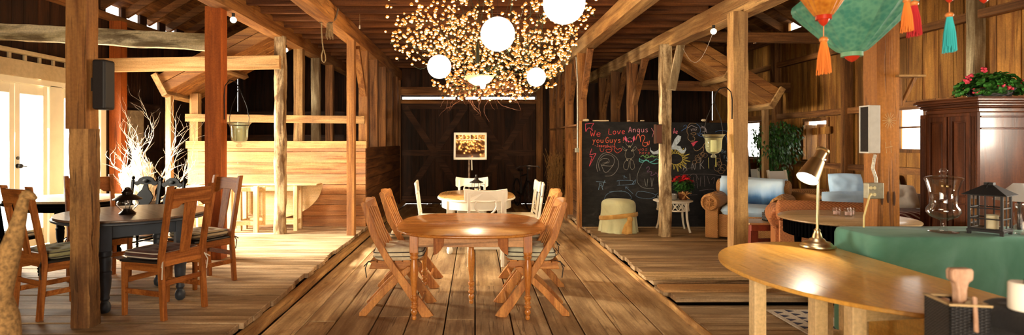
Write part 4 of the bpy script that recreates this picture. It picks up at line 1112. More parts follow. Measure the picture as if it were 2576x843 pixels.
for k in range(4):
    a = 2*PI*k/4 + .62; m = MB(); m.tube([(rr*math.cos(a), rr*math.sin(a), z) for rr, z in ((.235,.46),(.24,.34),(.25,.2),(.275,.08),(.305,.0))], [.02,.02,.018,.016,.017], 10); m.out('leg', WHITE, c, smooth=60)
# ================================================================== SMALLER THINGS
# ---- speakers, boxes, cords on posts ---------------------------------------------
t = thing('loudspeaker', 'tall black loudspeaker mounted on the nearest left post', 'speaker', (-2.806, 4.20, 1.745))
m = MB(); m.bb(-.05, .05, -.06, .07, 0, .375); m.out('cabinet', plain('black_speaker', (.012,.011,.011), .55), t, bevel=.02, seg=4)
m = MB(); m.bb(-.034, .034, -.063, -.058, .02, .355); m.out('grille', plain('speaker_cloth', (.02,.014,.012), .9, nscale=200, nz=.5), t)
m = MB(); m.bb(-.10, -.045, -.02, .04, .14, .24); m.out('bracket', BLACK, t)
t = thing('loudspeaker', 'pale grey loudspeaker with black front on the orange-brown right post', 'speaker', (2.876, 4.10, 1.42))
GREYS = plain('grey_speaker', (.60,.59,.55), .5, nz=.1)
m = MB(); m.bb(.0, .075, -.05, .055, 0, .35); m.out('cabinet', GREYS, t, bevel=.004)
m = MB(); m.bb(-.004, .0, -.042, .047, .01, .34); m.out('grille', plain('speaker_cloth', (.02,.014,.012), .9), t)
m = MB(); m.bb(-.009, -.001, -.05, -.042, 0, .35); m.bb(-.009, -.001, .047, .055, 0, .35); m.bb(-.009, -.001, -.042, .047, 0, .01); m.bb(-.009, -.001, -.042, .047, .34, .35); m.out('front_frame', GREYS, t)
t = thing('box_speaker', 'small brown wooden box fixed to the scarred post before the chalkboard', 'speaker', (2.67, 8.12, 1.48))
m = MB(); m.bb(-.045, .04, -.06, .06, 0, .28); m.out('cabinet', W_dark('Z'), t, bevel=.006)
m = MB(); m.bb(-.04, .035, -.063, -.060, .01, .27); m.out('grille', plain('brown_grille', (.13,.05,.03), .8), t)
t = thing('outlet_box', 'metal outlet box with four sockets on the orange-brown right post', 'outlet box', (2.90, 4.06, 1.09))
m = MB(); m.bb(-.055, .06, -.035, .02, 0, .115); m.out('box', plain('galvanised', (.42,.40,.30), .5, .6, nz=.25), t, bevel=.006)
for sx in (-.038, -.012):
    for sz in (.032, .08): m = MB(); m.lathe([(0,0),(.012,0),(.012,.004),(0,.004)], (sx, -.035, sz), 14, 0, None, Matrix.Rotation(PI/2, 3, 'X')); m.out('socket', plain('ivory_plastic', (.70,.62,.36), .4), t)
m = MB(); m.tube([(.022, -.005, .115), (.02, -.005, .15), (.0, .0, .22), (.012, .0, .29), (.02, .0, .32)], .011, 10); m.out('conduit', plain('armoured_cable', (.50,.46,.38), .45, .7, nz=.4, nscale=90), t, smooth=60)
m = MB(); m.tube([(2.862, 4.02, 1.125), (2.83, 3.99, 1.12), (2.80, 3.98, 1.04), (2.775, 3.97, .97), (2.77, 3.965, .893)], .006, 8)
tag(m.out('power_cord', plain('yellow_cord', (.75,.62,.26), .5), smooth=60), 'yellow cord hanging from the outlet box to the green cloth', 'cord')
t = thing('wall_shelf', 'small bracket shelf on the orange-brown right post', 'shelf', (3.20, 4.13, 1.88))
m = MB(); m.bb(-.10, .10, -.06, .06, .10, .115); m.out('board', W_pale('X'), t, bevel=.002)
m = MB(); m.prism([(-.065,.10),(-.045,.10),(-.035,-.08),(.05,.10),(.075,.10),(-.03,-.11),(-.065,-.11)], -.012, .012, lambda u, v, w: (u, w, v)); m.out('bracket', W_warm('Z'), t, bevel=.002)
m = MB()   # scratched star on the post
for k in range(7):
    a = PI*k/7; m.tube([(3.05 - .05*math.cos(a), 4.098, 1.66 - .06*math.sin(a)), (3.05 + .05*math.cos(a), 4.098, 1.66 + .06*math.sin(a))], .0016, 4)
m.tube([(3.02,4.098,1.50),(3.03,4.098,1.42)], .0016, 4); m.tube([(3.06,4.098,1.51),(3.065,4.098,1.42)], .0016, 4); m.tube([(3.02,4.098,1.46),(3.075,4.098,1.47)], .0016, 4)
st_ = MB()
for q, (sx, hz) in enumerate(((3.00,.05),(3.045,.045),(3.09,.055))): st_.ball((sx, 4.103, 1.085 + .01*(q % 2)), .02, 10, 8, (.55, .12, hz/.02))
st_.out('stain', plain('dark_stain', (.07,.03,.012), .9), POST_OR)
m.out('scratched_star', plain('scratch', (.62,.42,.20), .9), POST_OR)
t = thing('outlet_box', 'small outlet box and pipe on the post beside the chalkboard left end', 'outlet box', (1.72, 9.33, 1.33))
m = MB(); m.bb(-.045, .045, -.03, .02, 0, .075); m.out('box', plain('galvanised', (.42,.40,.30), .5, .6), t, bevel=.005)
m = MB(); m.tube([(0,0,.075),(0,0,1.2),(-.02,.02,1.6)], .012, 8); m.out('conduit', plain('armoured_cable', (.50,.46,.38), .45, .7), t, smooth=50)

# ---- hanging glass lanterns -----------------------------------------------------
def bell_lantern(label, top, k, hookpts):
    """top = centre of the rim"""
    t = thing('glass_lantern', label, 'hanging lantern', top)
    p = [(.0,-.30),(.022,-.30),(.034,-.29),(.034,-.275),(.018,-.262),(.018,-.25),(.055,-.24),(.088,-.215),(.098,-.17),(.10,-.10),(.105,-.06),(.118,-.03),(.142,-.002),(.145,0),(.139,0),(.114,-.03),(.101,-.06),(.096,-.10),(.094,-.17),(.084,-.21),(.052,-.233),(0,-.238)]
    m = MB(); m.lathe([(r*k, z*k) for r, z in p], (0,0,0), 32); m.out('bell_glass', GREENGLASS, t, smooth=60)
    m = MB(); m.lathe([(0,-.225*k),(.036*k,-.225*k),(.036*k,-.075*k),(.03*k,-.072*k),(0,-.076*k)], (0,0,0), 20); cn = m.out('candle', WAX, t, smooth=40)
    m = MB(); m.tube([(0,0,-.076*k),(.002,0,-.06*k)], .0015, 5); m.out('wick', IRON, cn)
    m = MB(); m.tube([(.112*k*math.cos(2*PI*i/28), .112*k*math.sin(2*PI*i/28), -.036*k) for i in range(28)], .004, 6, closed=True)
    m.tube([(.112*k,0,-.036*k),(.118*k,0,.06*k),(.09*k,0,.20*k),(.035*k,0,.33*k),(.02*k,0,.38*k),(.0,0,.40*k)], .004, 6); m.tube([(-.112*k,0,-.036*k),(-.118*k,0,.06*k),(-.09*k,0,.20*k),(-.035*k,0,.33*k),(-.02*k,0,.38*k),(0,0,.40*k)], .004, 6)
    m.out('wire_hanger', IRON, t, smooth=60)
    m = MB(); m.tube(hookpts, .006, 8); h = m.out('hook', IRON, smooth=60); tag(h, label.split(' hanging')[0].replace('bell-shaped glass lantern', 'iron hook holding the bell-shaped glass lantern') , 'hook')
    return h
r1 = at(602, 308, 6.60)
h = bell_lantern('bell-shaped glass lantern hanging from the bright red post', r1, .98, [(-2.972, 6.60, 1.77), (-2.975, 6.60, 2.05), (-2.965, 6.60, 2.17), (-2.91, 6.60, 2.24), (-2.84, 6.60, 2.215), (-2.80, 6.60, 2.15), (-2.785, 6.60, 2.08), (-2.79, 6.6, 1.40 + .40*.98 + .337), (r1.x, 6.6, r1.z + .388), (r1.x - .02, 6.6, r1.z + .41)])
h['label'] = 'curved iron hook on the bright red post'
r2 = at(1795, 338, 5.96)
h = bell_lantern('bell-shaped glass lantern with candle hanging before the chalkboard face', r2, .84, [(2.752, 5.96, 1.75), (2.754, 5.96, 1.95), (2.74, 5.96, 2.04), (2.69, 5.96, 2.09), (2.62, 5.96, 2.075), (2.575, 5.96, 2.02), (2.56, 5.96, r2.z + .36), (r2.x, 5.96, r2.z + .332), (r2.x + .015, 5.96, r2.z + .35)])
h['label'] = 'curved iron hook on the pale post beside the wicker armchair'

# ---- rope, bulbs on beams --------------------------------------------------------
t = thing('hanging_rope', 'frayed rope loop hanging from the inner left beam', 'rope', (-1.93, 7.0, 3.0))
m = MB(); m.tube([(0.0,0,.0),(.0,0,-.1),(.01,0,-.25),(.02,0,-.33),(.0,0,-.40),(.005,0,-.47),(.03,0,-.50),(.05,0,-.47),(.045,0,-.40),(.022,0,-.33)], .008, 7); m.out('loop', plain('hemp', (.36,.25,.12), .9, nz=.4, nscale=60), t, smooth=60)
m = MB()
for k in range(9): m.tube([(.10 + .008*k - .03, .0, 0), (.09 + .010*k - .03, .01*math.sin(k), -.10), (.08 + .012*k - .03, .01*math.cos(k*2), -.17 - .02*(k % 3))], .0045, 5)
m.out('frayed_end', plain('hemp', (.36,.25,.12), .9), t)
m = MB(); m.tube([(-.03,0,.01),(.05,.02,.03),(.12,0,.0),(.16,.06,.07),(.19,.08,.2)], .012, 8); m.out('knot', plain('dark_hemp', (.14,.09,.05), .9), t, smooth=60)
t = thing('hanging_rope', 'thin cord with a toggle hanging under the dark joists', 'cord', at(905, 62, 7.6))
m = MB(); m.tube([(0,0,.22),(0,0,0)], .003, 5); m.out('line', plain('hemp', (.36,.25,.12), .9), t); m = MB(); m.lathe([(0,-.06),(.012,-.05),(.008,-.01),(0,0)], (0,0,0), 10); m.out('toggle', plain('pale_piping', (.62,.56,.46), .8), t)
BULB = emis('bulb_glow', (1,.86,.62), 5)
for (px, py, d, lb) in ((587, 50, 6.3, 'small round light bulb under the outer left beam, nearer one'), (719, 126, 8.6, 'small round light bulb under the outer left beam, farther one'), (1795, 79, 6.6, 'round light bulb on a cord under the outer right beam')):
    p = at(px, py, d); t = thing('light_bulb', lb, 'light bulb', p)
    m = MB(); m.ball((0,0,0), .035, 14, 10); m.out('bulb', BULB, t, smooth=60)
    m = MB(); m.lathe([(.016,.03),(.018,.075),(.0,.078)], (0,0,0), 12); m.out('socket', BLACK, t)
m = MB(); a = at(1795, 79, 6.6); b = at(1718, 122, 8.0)
m.tube([a.lerp(b, k/12) + Vector((0, 0, -.28*math.sin(PI*k/12))) for k in range(13)], .003, 5)
tag(m.out('hanging_wire', plain('pale_piping', (.62,.56,.46), .8)), 'thin pale wire sagging beside the whitewashed brace', 'wire')

# ---- paper lanterns ---------------------------------------------------------------
PAPER = emis('lit_paper', (1.0,.95,.86), 1.6)
def paper_lantern(label, c, r):
    t = thing('hanging_paper_lantern', label, 'paper lantern', c, 0, 'round white paper lanterns')
    prof = []
    N = 60
    for i in range(N + 1):
        a = PI * (.06 + .88 * i / N); prof.append((r * math.sin(a) * (1 + .007 * math.cos(i * PI)), -r * math.cos(a)))
    m = MB(); m.lathe(prof, (0,0,0), 40); m.out('shade', PAPER, t, smooth=80)
    m = MB(); m.tube([(.19*r*math.cos(2*PI*k/20), .19*r*math.sin(2*PI*k/20), r*.985) for k in range(20)], .003, 5, closed=True); m.tube([(-.19*r,0,r*.985),(0,0,r*1.12),(.19*r,0,r*.985)], .002, 5)
    m.tube([(0,0,r*1.12),(0,0,3.2 - c[2])], .002, 4); m.out('wire', BLACK, t)
paper_lantern('white paper lantern hanging highest, nearest the photo top edge', at(1419, 8, 5.2), .196)
paper_lantern('white paper lantern in the middle of the fairy lights', at(1252, 86, 5.6), .173)
paper_lantern('white paper lantern low on the left of the fairy lights', at(1105, 168, 5.9), .127)
paper_lantern('smallest white paper lantern low on the right of the fairy lights', at(1349, 194, 5.75), .0985)

# ---- fairy light canopy -------------------------------------------------------------
fr = random.Random(21)
t = thing('fairy_light_canopy', 'great tangle of glowing fairy lights and twigs hanging under the loft', 'fairy lights', (.45, 7.45, 3.2))
pos = []
def env(z):      # canopy outline: centre x, half width, at depth z below the loft
    k = z / 1.05
    return (.12 - .38*k, 1.0 - .16*k)
LANT = [(at(1419, 8, 5.2), .196), (at(1252, 86, 5.6), .173), (at(1105, 168, 5.9), .127), (at(1349, 194, 5.75), .0985)]
def clear(x, y, z):
    w_ = Vector((.45 + x, 7.45 + y, 3.2 + z))
    return all((w_ - c_).length > r_ + .07 for c_, r_ in LANT)
while len(pos) < 1450:
    z = fr.random() ** 1.05 * 1.12
    cx, hw = env(z)
    a = fr.random() * 2*PI; rr = math.sqrt(fr.random()) if fr.random() < .55 else fr.uniform(.8, 1.0)
    ky = 1.9 - 1.1 * min(1, z / .7)
    x = cx + hw * rr * math.cos(a); y = hw * ky * rr * math.sin(a) - .25 * (1 - z)
    if z > .98 and abs(x - cx) > .6: continue
    if z > .85 and fr.random() < .45: continue
    if clear(x, y, -z): pos.append((x, y, -z))
for k in range(230):     # sparser strands to the left
    x = fr.uniform(-1.5, -.85); z = fr.uniform(0, .66) * (1 - .2*abs(x + 1.2)); y = fr.uniform(-1.3, .6)
    if clear(x, y, -z): pos.append((x, y, -z))
# nearest first
CORE = emis('fairy_glow', (1.0,.52,.14), 13.0); CUP = emis('fairy_petal', (1.0,.30,.05), .95)
def bulb(m, p, s, ti):
    mt = Euler(ti).to_matrix()
    m.lathe([(0,-.012*s),(.014*s,-.009*s),(.017*s,.0),(.012*s,.012*s),(0,.020*s)], p, 8, 0, None, mt)
    m.lathe([(.016*s,.002*s),(.026*s,-.002*s),(.025*s,.008*s),(.014*s,.022*s),(.004*s,.030*s)], p, 8, 1, None, mt)
pos.sort(key=lambda q: q[1])
infr = [q for q in pos if (358 - (q[2] + 1.7) * 1400 / (7.45 + q[1])) > 0]
near = infr[:100]; ns = set(near)
for q in near:
    m = MB(); bulb(m, (0,0,0), fr.uniform(.62, .9), (0,0,0)); m.out('fairy_bulb', [CORE, CUP], t, smooth=50, loc=q, rot=(fr.uniform(-.5,.5), fr.uniform(-.5,.5), 0))
m = MB()
for q in pos:
    if q not in ns: bulb(m, q, fr.uniform(.55, .95), (fr.uniform(-.5,.5), fr.uniform(-.5,.5), 0))
o = m.out('fairy_bulbs', [CORE, CUP], t, smooth=50); o['kind'] = 'stuff'
m = MB()     # light strings looping through the canopy
for k in range(26):
    ch = fr.sample(pos, 7); ch.sort(key=lambda q: q[0])
    pts = []
    for a, b in zip(ch, ch[1:]):
        a, b = Vector(a), Vector(b)
        for i in range(5): pts.append(a.lerp(b, i/5) + Vector((0,0,-.10*math.sin(PI*i/5))))
    m.tube(pts, .003, 4)
m.out('wires', plain('green_wire', (.02,.035,.015), .6), t)
m = MB()     # brittle twigs, mostly round the bottom
for k in range(110):
    a = fr.random()*2*PI; r0 = fr.uniform(.05, .3); z = -fr.uniform(.86, 1.05)
    p = Vector((-.30 + r0*math.cos(a), r0*math.sin(a), z)); d = Vector((math.cos(a), math.sin(a)*.9, fr.uniform(-.12, .25)))
    pts = [p]
    for i in range(9):
        d = (d + Vector((fr.uniform(-.6,.6), fr.uniform(-.6,.6), fr.uniform(-.5,.42)))).normalized(); p = p + d*fr.uniform(.03,.085); pts.append(p)
    m.tube(pts, [.0038 - .00032*i for i in range(10)], 4)
m.out('twigs', plain('red_brown_twig', (.15,.055,.025), .7), t)
m = MB()
for q in fr.sample(pos, 200):
    for k in range(2):
        d = Vector((fr.uniform(-1,1), fr.uniform(-1,1), fr.uniform(-1,.4))); m.leaf(q, d, (0,0,1), fr.uniform(.04,.075), .016)
o = m.out('greenery', plain('dry_green_leaf', (.05,.075,.02), .6, nz=.5), t); o['kind'] = 'stuff'
t = thing('pendant_lamp', 'shallow woven bowl pendant with a bare bulb under the fairy lights', 'pendant lamp', (.05, 6.5, 2.22))
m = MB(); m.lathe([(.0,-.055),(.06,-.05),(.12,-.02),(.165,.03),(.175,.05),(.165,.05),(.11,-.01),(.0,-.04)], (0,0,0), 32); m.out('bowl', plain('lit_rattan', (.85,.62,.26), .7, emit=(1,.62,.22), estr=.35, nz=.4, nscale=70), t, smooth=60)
m = MB(); m.lathe([(.0,-.10),(.024,-.10),(.035,-.06),(.038,-.03),(.0,-.02)], (.04,-.06,0), 8); m.out('bulb', emis('white_bulb', (1,.97,.9), 8), t, smooth=30)
m = MB(); m.tube([(0,0,.04),(0,0,1.0)], .004, 6); m.lathe([(.022,.20),(.022,.40),(.014,.44),(.0,.44)], (-.02,0,0), 14); m.out('stem', plain('dark_bottle', (.03,.035,.02), .2), t, smooth=50)

# ---- window sash on a pole, table lanterns, bicycle, straw ------------------------------
t = thing('sash_stand', 'old white window sash on a pole behind the white table', 'window sash', (-.085, 9.95, 0))
m = MB(); w, h, zc = .295, .245, 1.43
for a, b, c, d in ((-w, w, h - .04, h), (-w, w, -h, -h + .04), (-w, -w + .035, -h, h), (w - .035, w, -h, h), (-w, w, h - .135, h - .12)): m.bb(a, b, -.015, .015, c, d)
for k in (-1, 0, 1): m.bb(k*.133 - .007, k*.133 + .007, -.012, .012, h - .125, h - .035)
sf = m.out('sash_frame', WHITE, t, bevel=.004, loc=(0, 0, zc), rot=(R(-9), 0, R(-2)))
gm, nt, bs, out = newmat('dark_mirror_glass'); bs.inputs['Base Color'].default_value = (.42,.34,.28,1); bs.inputs['Metallic'].default_value = 1; bs.inputs['Roughness'].default_value = .04
m = MB(); m.bb(-w + .03, w - .03, 0, .004, -h + .03, h - .03); m.out('pane', gm, sf)
m = MB(); m.tube([(-.02,.02,0),(-.02,.02,zc - h + .03)], .017, 10); m.lathe([(.20,0),(.20,.02),(.03,.05),(.02,.06)], (-.02,.02,0), 24); m.out('pole', plain('chipped_pole', (.30,.20,.13), .6, nz=.6, nscale=30), t, smooth=40)
m = MB(); m.bar((.03,.03,1.0), (.025,.02,1.19), .02, .015); m.out('clip', WHITE, t)

t = thing('oil_lantern', 'dark metal oil lantern with round glass globe on the slate table', 'lantern', (-2.985, 4.78, PZ + .7665))
m = MB(); m.lathe([(0,0),(.062,0),(.066,.006),(.055,.016),(.038,.03),(.034,.042),(0,.042)], (0,0,0), 28); m.out('base', plain('bronze_metal', (.03,.02,.015), .35, .7, nz=.3), t, smooth=40)
m = MB(); m.lathe([(.034,.042),(.066,.060),(.082,.083),(.080,.105),(.060,.125),(.055,.125),(.075,.104),(.077,.083),(.062,.063),(.032,.046)], (0,0,0), 28); m.out('globe', GLASS, t, smooth=60)
m = MB(); m.lathe([(.012,.042),(.014,.07),(.022,.085),(.02,.12),(.018,.12),(.02,.085),(.01,.07)], (0,0,0), 16); m.out('chimney', GLASS, t, smooth=60)
m = MB(); m.lathe([(.112,.122),(.113,.127),(.06,.160),(.035,.168),(.035,.178),(.043,.182),(.043,.19),(.03,.205),(.022,.212),(.022,.222),(.008,.228),(0,.228)], (0,0,0), 32)
for k in range(6): a = 2*PI*k/6; m.bar((.04*math.cos(a), .04*math.sin(a), .165), (.04*math.cos(a), .04*math.sin(a), .19), .006, .006)
m.out('hood', plain('bronze_metal', (.03,.02,.015), .35, .7), t, smooth=40)
m = MB()
for k in range(4): a = PI/4 + 2*PI*k/4; m.tube([(.045*math.cos(a), .045*math.sin(a), .03), (.09*math.cos(a), .09*math.sin(a), .085), (.068*math.cos(a), .068*math.sin(a), .14)], .0025, 5)
m.out('guard_wire', BLACK, t)

t = thing('table_lantern', 'black wire lantern standing on the white table', 'lantern', (.02, 8.05, .759))
m = MB(); m.lathe([(0,0),(.075,0),(.075,.012),(0,.012)], (0,0,0), 24)
for k in range(6): a = 2*PI*k/6; m.bar((.062*math.cos(a), .062*math.sin(a), .01), (.062*math.cos(a), .062*math.sin(a), .16), .006, .006)
for z in (.08, .155): m.tube([(.063*math.cos(2*PI*k/24), .063*math.sin(2*PI*k/24), z) for k in range(24)], .003, 5, closed=True)
m.out('cage', BLACK, t)
m = MB(); m.lathe([(.10,.158),(.10,.163),(.05,.19),(.03,.205),(.03,.22),(.036,.225),(.014,.245),(.014,.27),(0,.275)], (0,0,0), 24); m.out('hood', BLACK, t, smooth=40)
m = MB(); m.lathe([(0,.013),(.03,.013),(.03,.08),(0,.08)], (0,0,0), 16); m.out('candle', WAX, t)
m = MB(); m.tube([(.065,0,.14),(.12,0,.13),(.125,0,.03),(.065,0,.02)], .004, 6); m.out('handle', BLACK, t)

t = thing('bicycle', 'dark bicycle parked in the shadows beside the far barn door', 'bicycle', (1.18, 12.2, 0), .2)
for dy in (-.0, .95):
    m = MB(); m.tube([(0, dy + .31*math.cos(2*PI*k/32), .33 + .31*math.sin(2*PI*k/32)) for k in range(32)], .02, 8, closed=True)
    wl = m.out('wheel', BLACK, t, smooth=50)
    m = MB()
    for k in range(12): a = 2*PI*k/12; m.tube([(0, dy, .33), (0, dy + .30*math.cos(a), .33 + .30*math.sin(a))], .0015, 4)
    m.out('spokes', plain('steel', (.4,.4,.4), .3, 1.0), wl)
m = MB(); m.tube([(0,0,.33),(0,.10,.80),(0,.12,.98)], .015, 8); m.tube([(0,.09,.76),(0,.55,.30),(0,.95,.33)], .015, 8); m.tube([(0,.55,.30),(0,.66,.82)], .015, 8); m.tube([(0,.10,.80),(0,.64,.72)], .015, 8); m.out('frame', BLACK, t, smooth=50)
m = MB(); m.tube([(-.27,.05,.93),(-.20,-.02,.97),(-.05,.10,.98),(.05,.10,.98),(.20,-.02,.97),(.27,.05,.93)], .011, 8); m.out('handlebar', plain('steel', (.4,.4,.4), .3, 1.0), t, smooth=50)
m = MB(); m.ball((0,.68,.86), .07, 12, 8, (.9,1.5,.45)); m.out('saddle', BLACK, t, smooth=60)
m = MB(); m.lathe([(0,0),(.035,0),(.03,-.03),(0,-.05)], (0,-.02,.93), 12, 0, None, Matrix.Rotation(-PI/2, 3, 'X')); m.out('headlamp', plain('steel', (.4,.4,.4), .3, 1.0), t)

t = thing('straw_bundle', 'shaggy bundle of straw against the plank wall right of the barn door', 'straw', (1.63, 11.4, 0))
m = MB(); sr = random.Random(4)
for k in range(520):
    a = sr.random()*2*PI; r = .16*math.sqrt(sr.random()); z = sr.uniform(.02, 1.15); d = Vector((sr.uniform(-.4,.4), sr.uniform(-.4,.4), 1 if sr.random() < .75 else -1)); p = Vector((r*math.cos(a), r*math.sin(a)*1.1, z))
    q = p + d.normalized()*sr.uniform(.12,.26); q.x = min(q.x, .20); q.z = max(q.z, .01); m.tube([p, (p + q)/2 + Vector((0,0,.01)), q], .004, 3)
o = m.out('straw', plain('golden_straw', (.36,.19,.055), .8, nz=.5, nscale=30), t); o['kind'] = 'stuff'

# ---- dried branches, pampas, sack on the left -----------------------------------------
t = thing('branch_vase', 'tall dried branches and pampas plumes in a dark urn by the left wall', 'vase', (-4.72, 8.05, PZ))
m = MB(); m.lathe([(0,0),(.12,0),(.16,.10),(.19,.28),(.17,.42),(.12,.50),(.14,.54),(.125,.54),(.10,.50),(0,.46)], (0,0,0), 28); m.out('urn', plain('dark_clay', (.05,.03,.02), .5, nz=.3), t, smooth=50)
br = random.Random(12)
def branch(m, p, d, L, r, depth):
    pts = [p]; n = 7; q = Vector(p); rs = [r]
    for i in range(n):
        d = (d + Vector((br.uniform(-.38,.38), br.uniform(-.3,.3), br.uniform(-.22,.30)))).normalized(); q = q + d*L/n; pts.append(q.copy()); rs.append(r*(1 - .75*(i+1)/n))
        if depth and i > 0 and br.random() < .75:
            branch(m, q, (d + Vector((br.uniform(-1,1), br.uniform(-.7,.7), br.uniform(-.3,.8)))).normalized(), L*br.uniform(.35,.6), rs[-1]*.8, depth - 1)
    m.tube(pts, rs, 6)
m = MB()
for k, (dx, dz, L) in enumerate(((-.25,1,1.0),(.05,1,1.25),(.2,1,1.15),(.55,.7,1.0),(.8,.45,.95),(1.0,.25,.9),(.35,.9,1.1),(-.6,.6,.7),(.9,.6,.8))):
    branch(m, Vector((0,0,.45)), Vector((dx, br.uniform(-.3,.2), dz)).normalized(), L, .014, 2)
m.out('branches', plain('pale_branch', (.62,.48,.34), .7, nz=.2), t, smooth=60)
m = MB()
for (bx, by_, hz, L) in ((-.12,-.05,.55,.62),(-.25,-.05,.50,.50),(.02,-.06,.5,.55),(-.16,.02,.6,.7),(-.32,0,.45,.42)):
    for k in range(260):
        s = br.random(); c = Vector((bx*(.5 + s*.7), by_, hz + L*s*.9)); w = .085*math.sin(PI*min(1, s*.9 + .08)); a = br.random()*2*PI
        d = Vector((math.cos(a)*.5, math.sin(a)*.5, 1)).normalized(); m.leaf(c + Vector((math.cos(a)*w*br.random(), math.sin(a)*w*br.random(), 0)), d, (math.cos(a+1), math.sin(a+1), 0), .13, .012)
o = m.out('pampas_plumes', plain('pampas', (.85,.78,.60), .9, nz=.15, trans=.3), t); o['kind'] = 'stuff'
t = thing('corner_table', 'small white-topped table beside the dried branches', 'table', (-4.25, 8.40, PZ))
m = MB(); m.bb(-.17, .15, -.15, .15, .69, .715); m.out('table_top', WHITE, t, bevel=.004)
for sx in (-.14, .12):
    for sy in (-.12, .12): m = MB(); m.bb(sx - .015, sx + .015, sy - .015, sy + .015, 0, .69); m.out('leg', WHITE, t)
m = MB(); m.prism([(9.02,1.42),(9.55,1.40),(9.56,2.04),(9.03,2.02)], -5.695, -5.688, lambda u, v, w: (w, u, v))
tag(m.out('burlap_sack', cloth('burlap', (.34,.26,.15), (.20,.14,.08), .95, 160, .4, 9)), 'faded burlap sack pinned flat on the left wall', 'sack')

# ---- ficus ----------------------------------------------------------------------------
t = thing('ficus_tree', 'leafy dark green ficus tree in the corner by the right wall', 'potted tree', (5.28, 9.75, PZ))
fr2 = random.Random(5)
m = MB(); m.lathe([(0,0),(.14,0),(.19,.32),(.20,.34),(.18,.34),(.17,.30),(0,.29)], (0,0,0), 28); m.out('pot', plain('dark_pot', (.06,.035,.025), .6), t, smooth=40)
m = MB(); m.tube([(0,0,.28),(.03,.02,.6),(-.02,0,.95),(.02,.01,1.3),(0,0,1.6)], [.026,.024,.02,.015,.006], 8); m.tube([(.02,.02,.28),(-.03,-.02,.6),(.02,0,.95),(-.1,.0,1.3)], [.02,.018,.014,.006], 8); tk = m.out('trunk', plain('grey_bark', (.20,.14,.09), .8, nz=.4), t, smooth=60)
m = MB(); m2 = MB()
for cx, cy, cz, r, n in ((0,0,1.45,.33,460),(-.16,-.08,1.25,.28,330),(.12,-.05,1.30,.30,360),(-.05,-.05,1.0,.26,280),(.05,0,.8,.2,170),(.22,-.05,1.55,.2,150),(-.25,0,1.5,.2,140),(-.02,-.1,.62,.14,70)):
    for k in range(n):
        v = Vector((fr2.gauss(0,1), fr2.gauss(0,1), fr2.gauss(0,1))).normalized()*r*fr2.uniform(.55, 1.05)
        p = Vector((cx, cy, cz)) + v; p.x = min(p.x, .40)
        (m if fr2.random() < .8 else m2).leaf(p, v.normalized()*.4 + Vector((fr2.uniform(-.5,.5), fr2.uniform(-.5,.5), -.7)), (v.x, v.y, .6), fr2.uniform(.06,.10), fr2.uniform(.026,.04))
m.out('foliage', LEAF, t); m2.out('foliage', LEAF2, t)

# ---- poinsettia and bowls on the white side table -----------------------------------------
zt = PZ + .481
t = thing('poinsettia', 'red poinsettia with a gold bow on the white side table', 'potted plant', (3.26, 8.72, zt))
m = MB(); m.lathe([(0,0),(.06,0),(.085,.12),(.088,.13),(.07,.13),(.065,.11),(0,.11)], (0,0,0), 24); pt = m.out('pot', plain('bronze_foil', (.20,.07,.03), .35, .5, nz=.3), t, smooth=40)
m = MB()
for a in (-.9,-.4,.3,.9,2.6,3.6): m.tube([(0,-.088,.08),(.07*math.sin(a),-.10,.08 + .05*math.cos(a)),(.12*math.sin(a),-.11,.075 + .06*math.cos(a))], [.006,.013,.008], 6)
m.out('bow', plain('gold_ribbon', (.70,.40,.16), .35, .4), pt, smooth=60)
m = MB()
for k in range(190):
    a = fr2.random()*2*PI; r = .20*math.sqrt(fr2.random()); z = .16 + fr2.random()*.16; m.leaf((r*.6*math.cos(a), r*.6*math.sin(a), z), (math.cos(a), math.sin(a), fr2.uniform(-.6,.4)), (0,0,1), fr2.uniform(.08,.12), .05)
m.out('leaves', LEAF, t)
m = MB()
for k in range(13):
    a = 2*PI*k/13*1.7; r = .155*math.sqrt((k + .5)/13); c = Vector((r*math.cos(a), r*math.sin(a), .36 + .035*math.cos(k*2.1) - r*.35))
    for j in range(11):
        b = 2*PI*j/11 + k; m.leaf(c, (math.cos(b), math.sin(b), fr2.uniform(-.35,.35)), (0,0,1), fr2.uniform(.05,.075), .032, bend=.35)
m.out('bracts', plain('poinsettia_red', (.62,.012,.02), .5, nz=.4, nscale=30), t)
for i, (x, lb, hh) in enumerate(((2.90, 'smoky glass bowl left of the post on the white side table', .075), (3.06, 'smoky glass dish beside the poinsettia pot', .095))):
    m = MB(); m.lathe([(0,0),(.05,0),(.075,.02),(.085,hh),(.078,hh),(.068,.025),(0,.012)], (x, 8.60 + .05*i, zt), 24)
    tag(m.out('glass_bowl', plain('smoky_glass', (.22,.22,.20), .15, spec=.6), smooth=40), lb, 'bowl', 'glass dishes on the white side table')
m = MB(); m.lathe([(0,0),(.02,0),(.006,.02),(.006,.10),(.03,.13),(.035,.15),(.03,.15),(0,.12)], (3.02, 8.78, zt), 16); tag(m.out('glass_cup', WHITE, smooth=40), 'little white stemmed cup behind the dishes on the side table', 'cup')

# ---- glasses on the ribbed table ----------------------------------------------------------
for i, (dx, dy) in enumerate(((-.07, 0.0), (.0, -.06), (.065, .0))):
    m = MB(); m.lathe([(0,0),(.034,0),(.038,.075),(.035,.075),(.031,.012),(0,.01)], (3.50 + dx, 5.28 + dy, PZ + .686), 22)
    o = m.out('votive_glass', GLASS, smooth=40); tag(o, ('clear votive glass on the ribbed table, left of three', 'clear votive glass on the ribbed table, nearest of three', 'clear votive glass on the ribbed table, right of three')[i], 'glass', 'votive glasses on the ribbed table')
    m = MB(); m.lathe([(0,.012),(.028,.012),(.028,.04),(0,.042)], (3.50 + dx, 5.28 + dy, PZ + .686), 16); m.out('tea_candle', plain('pink_wax', (.62,.40,.34), .5), o)

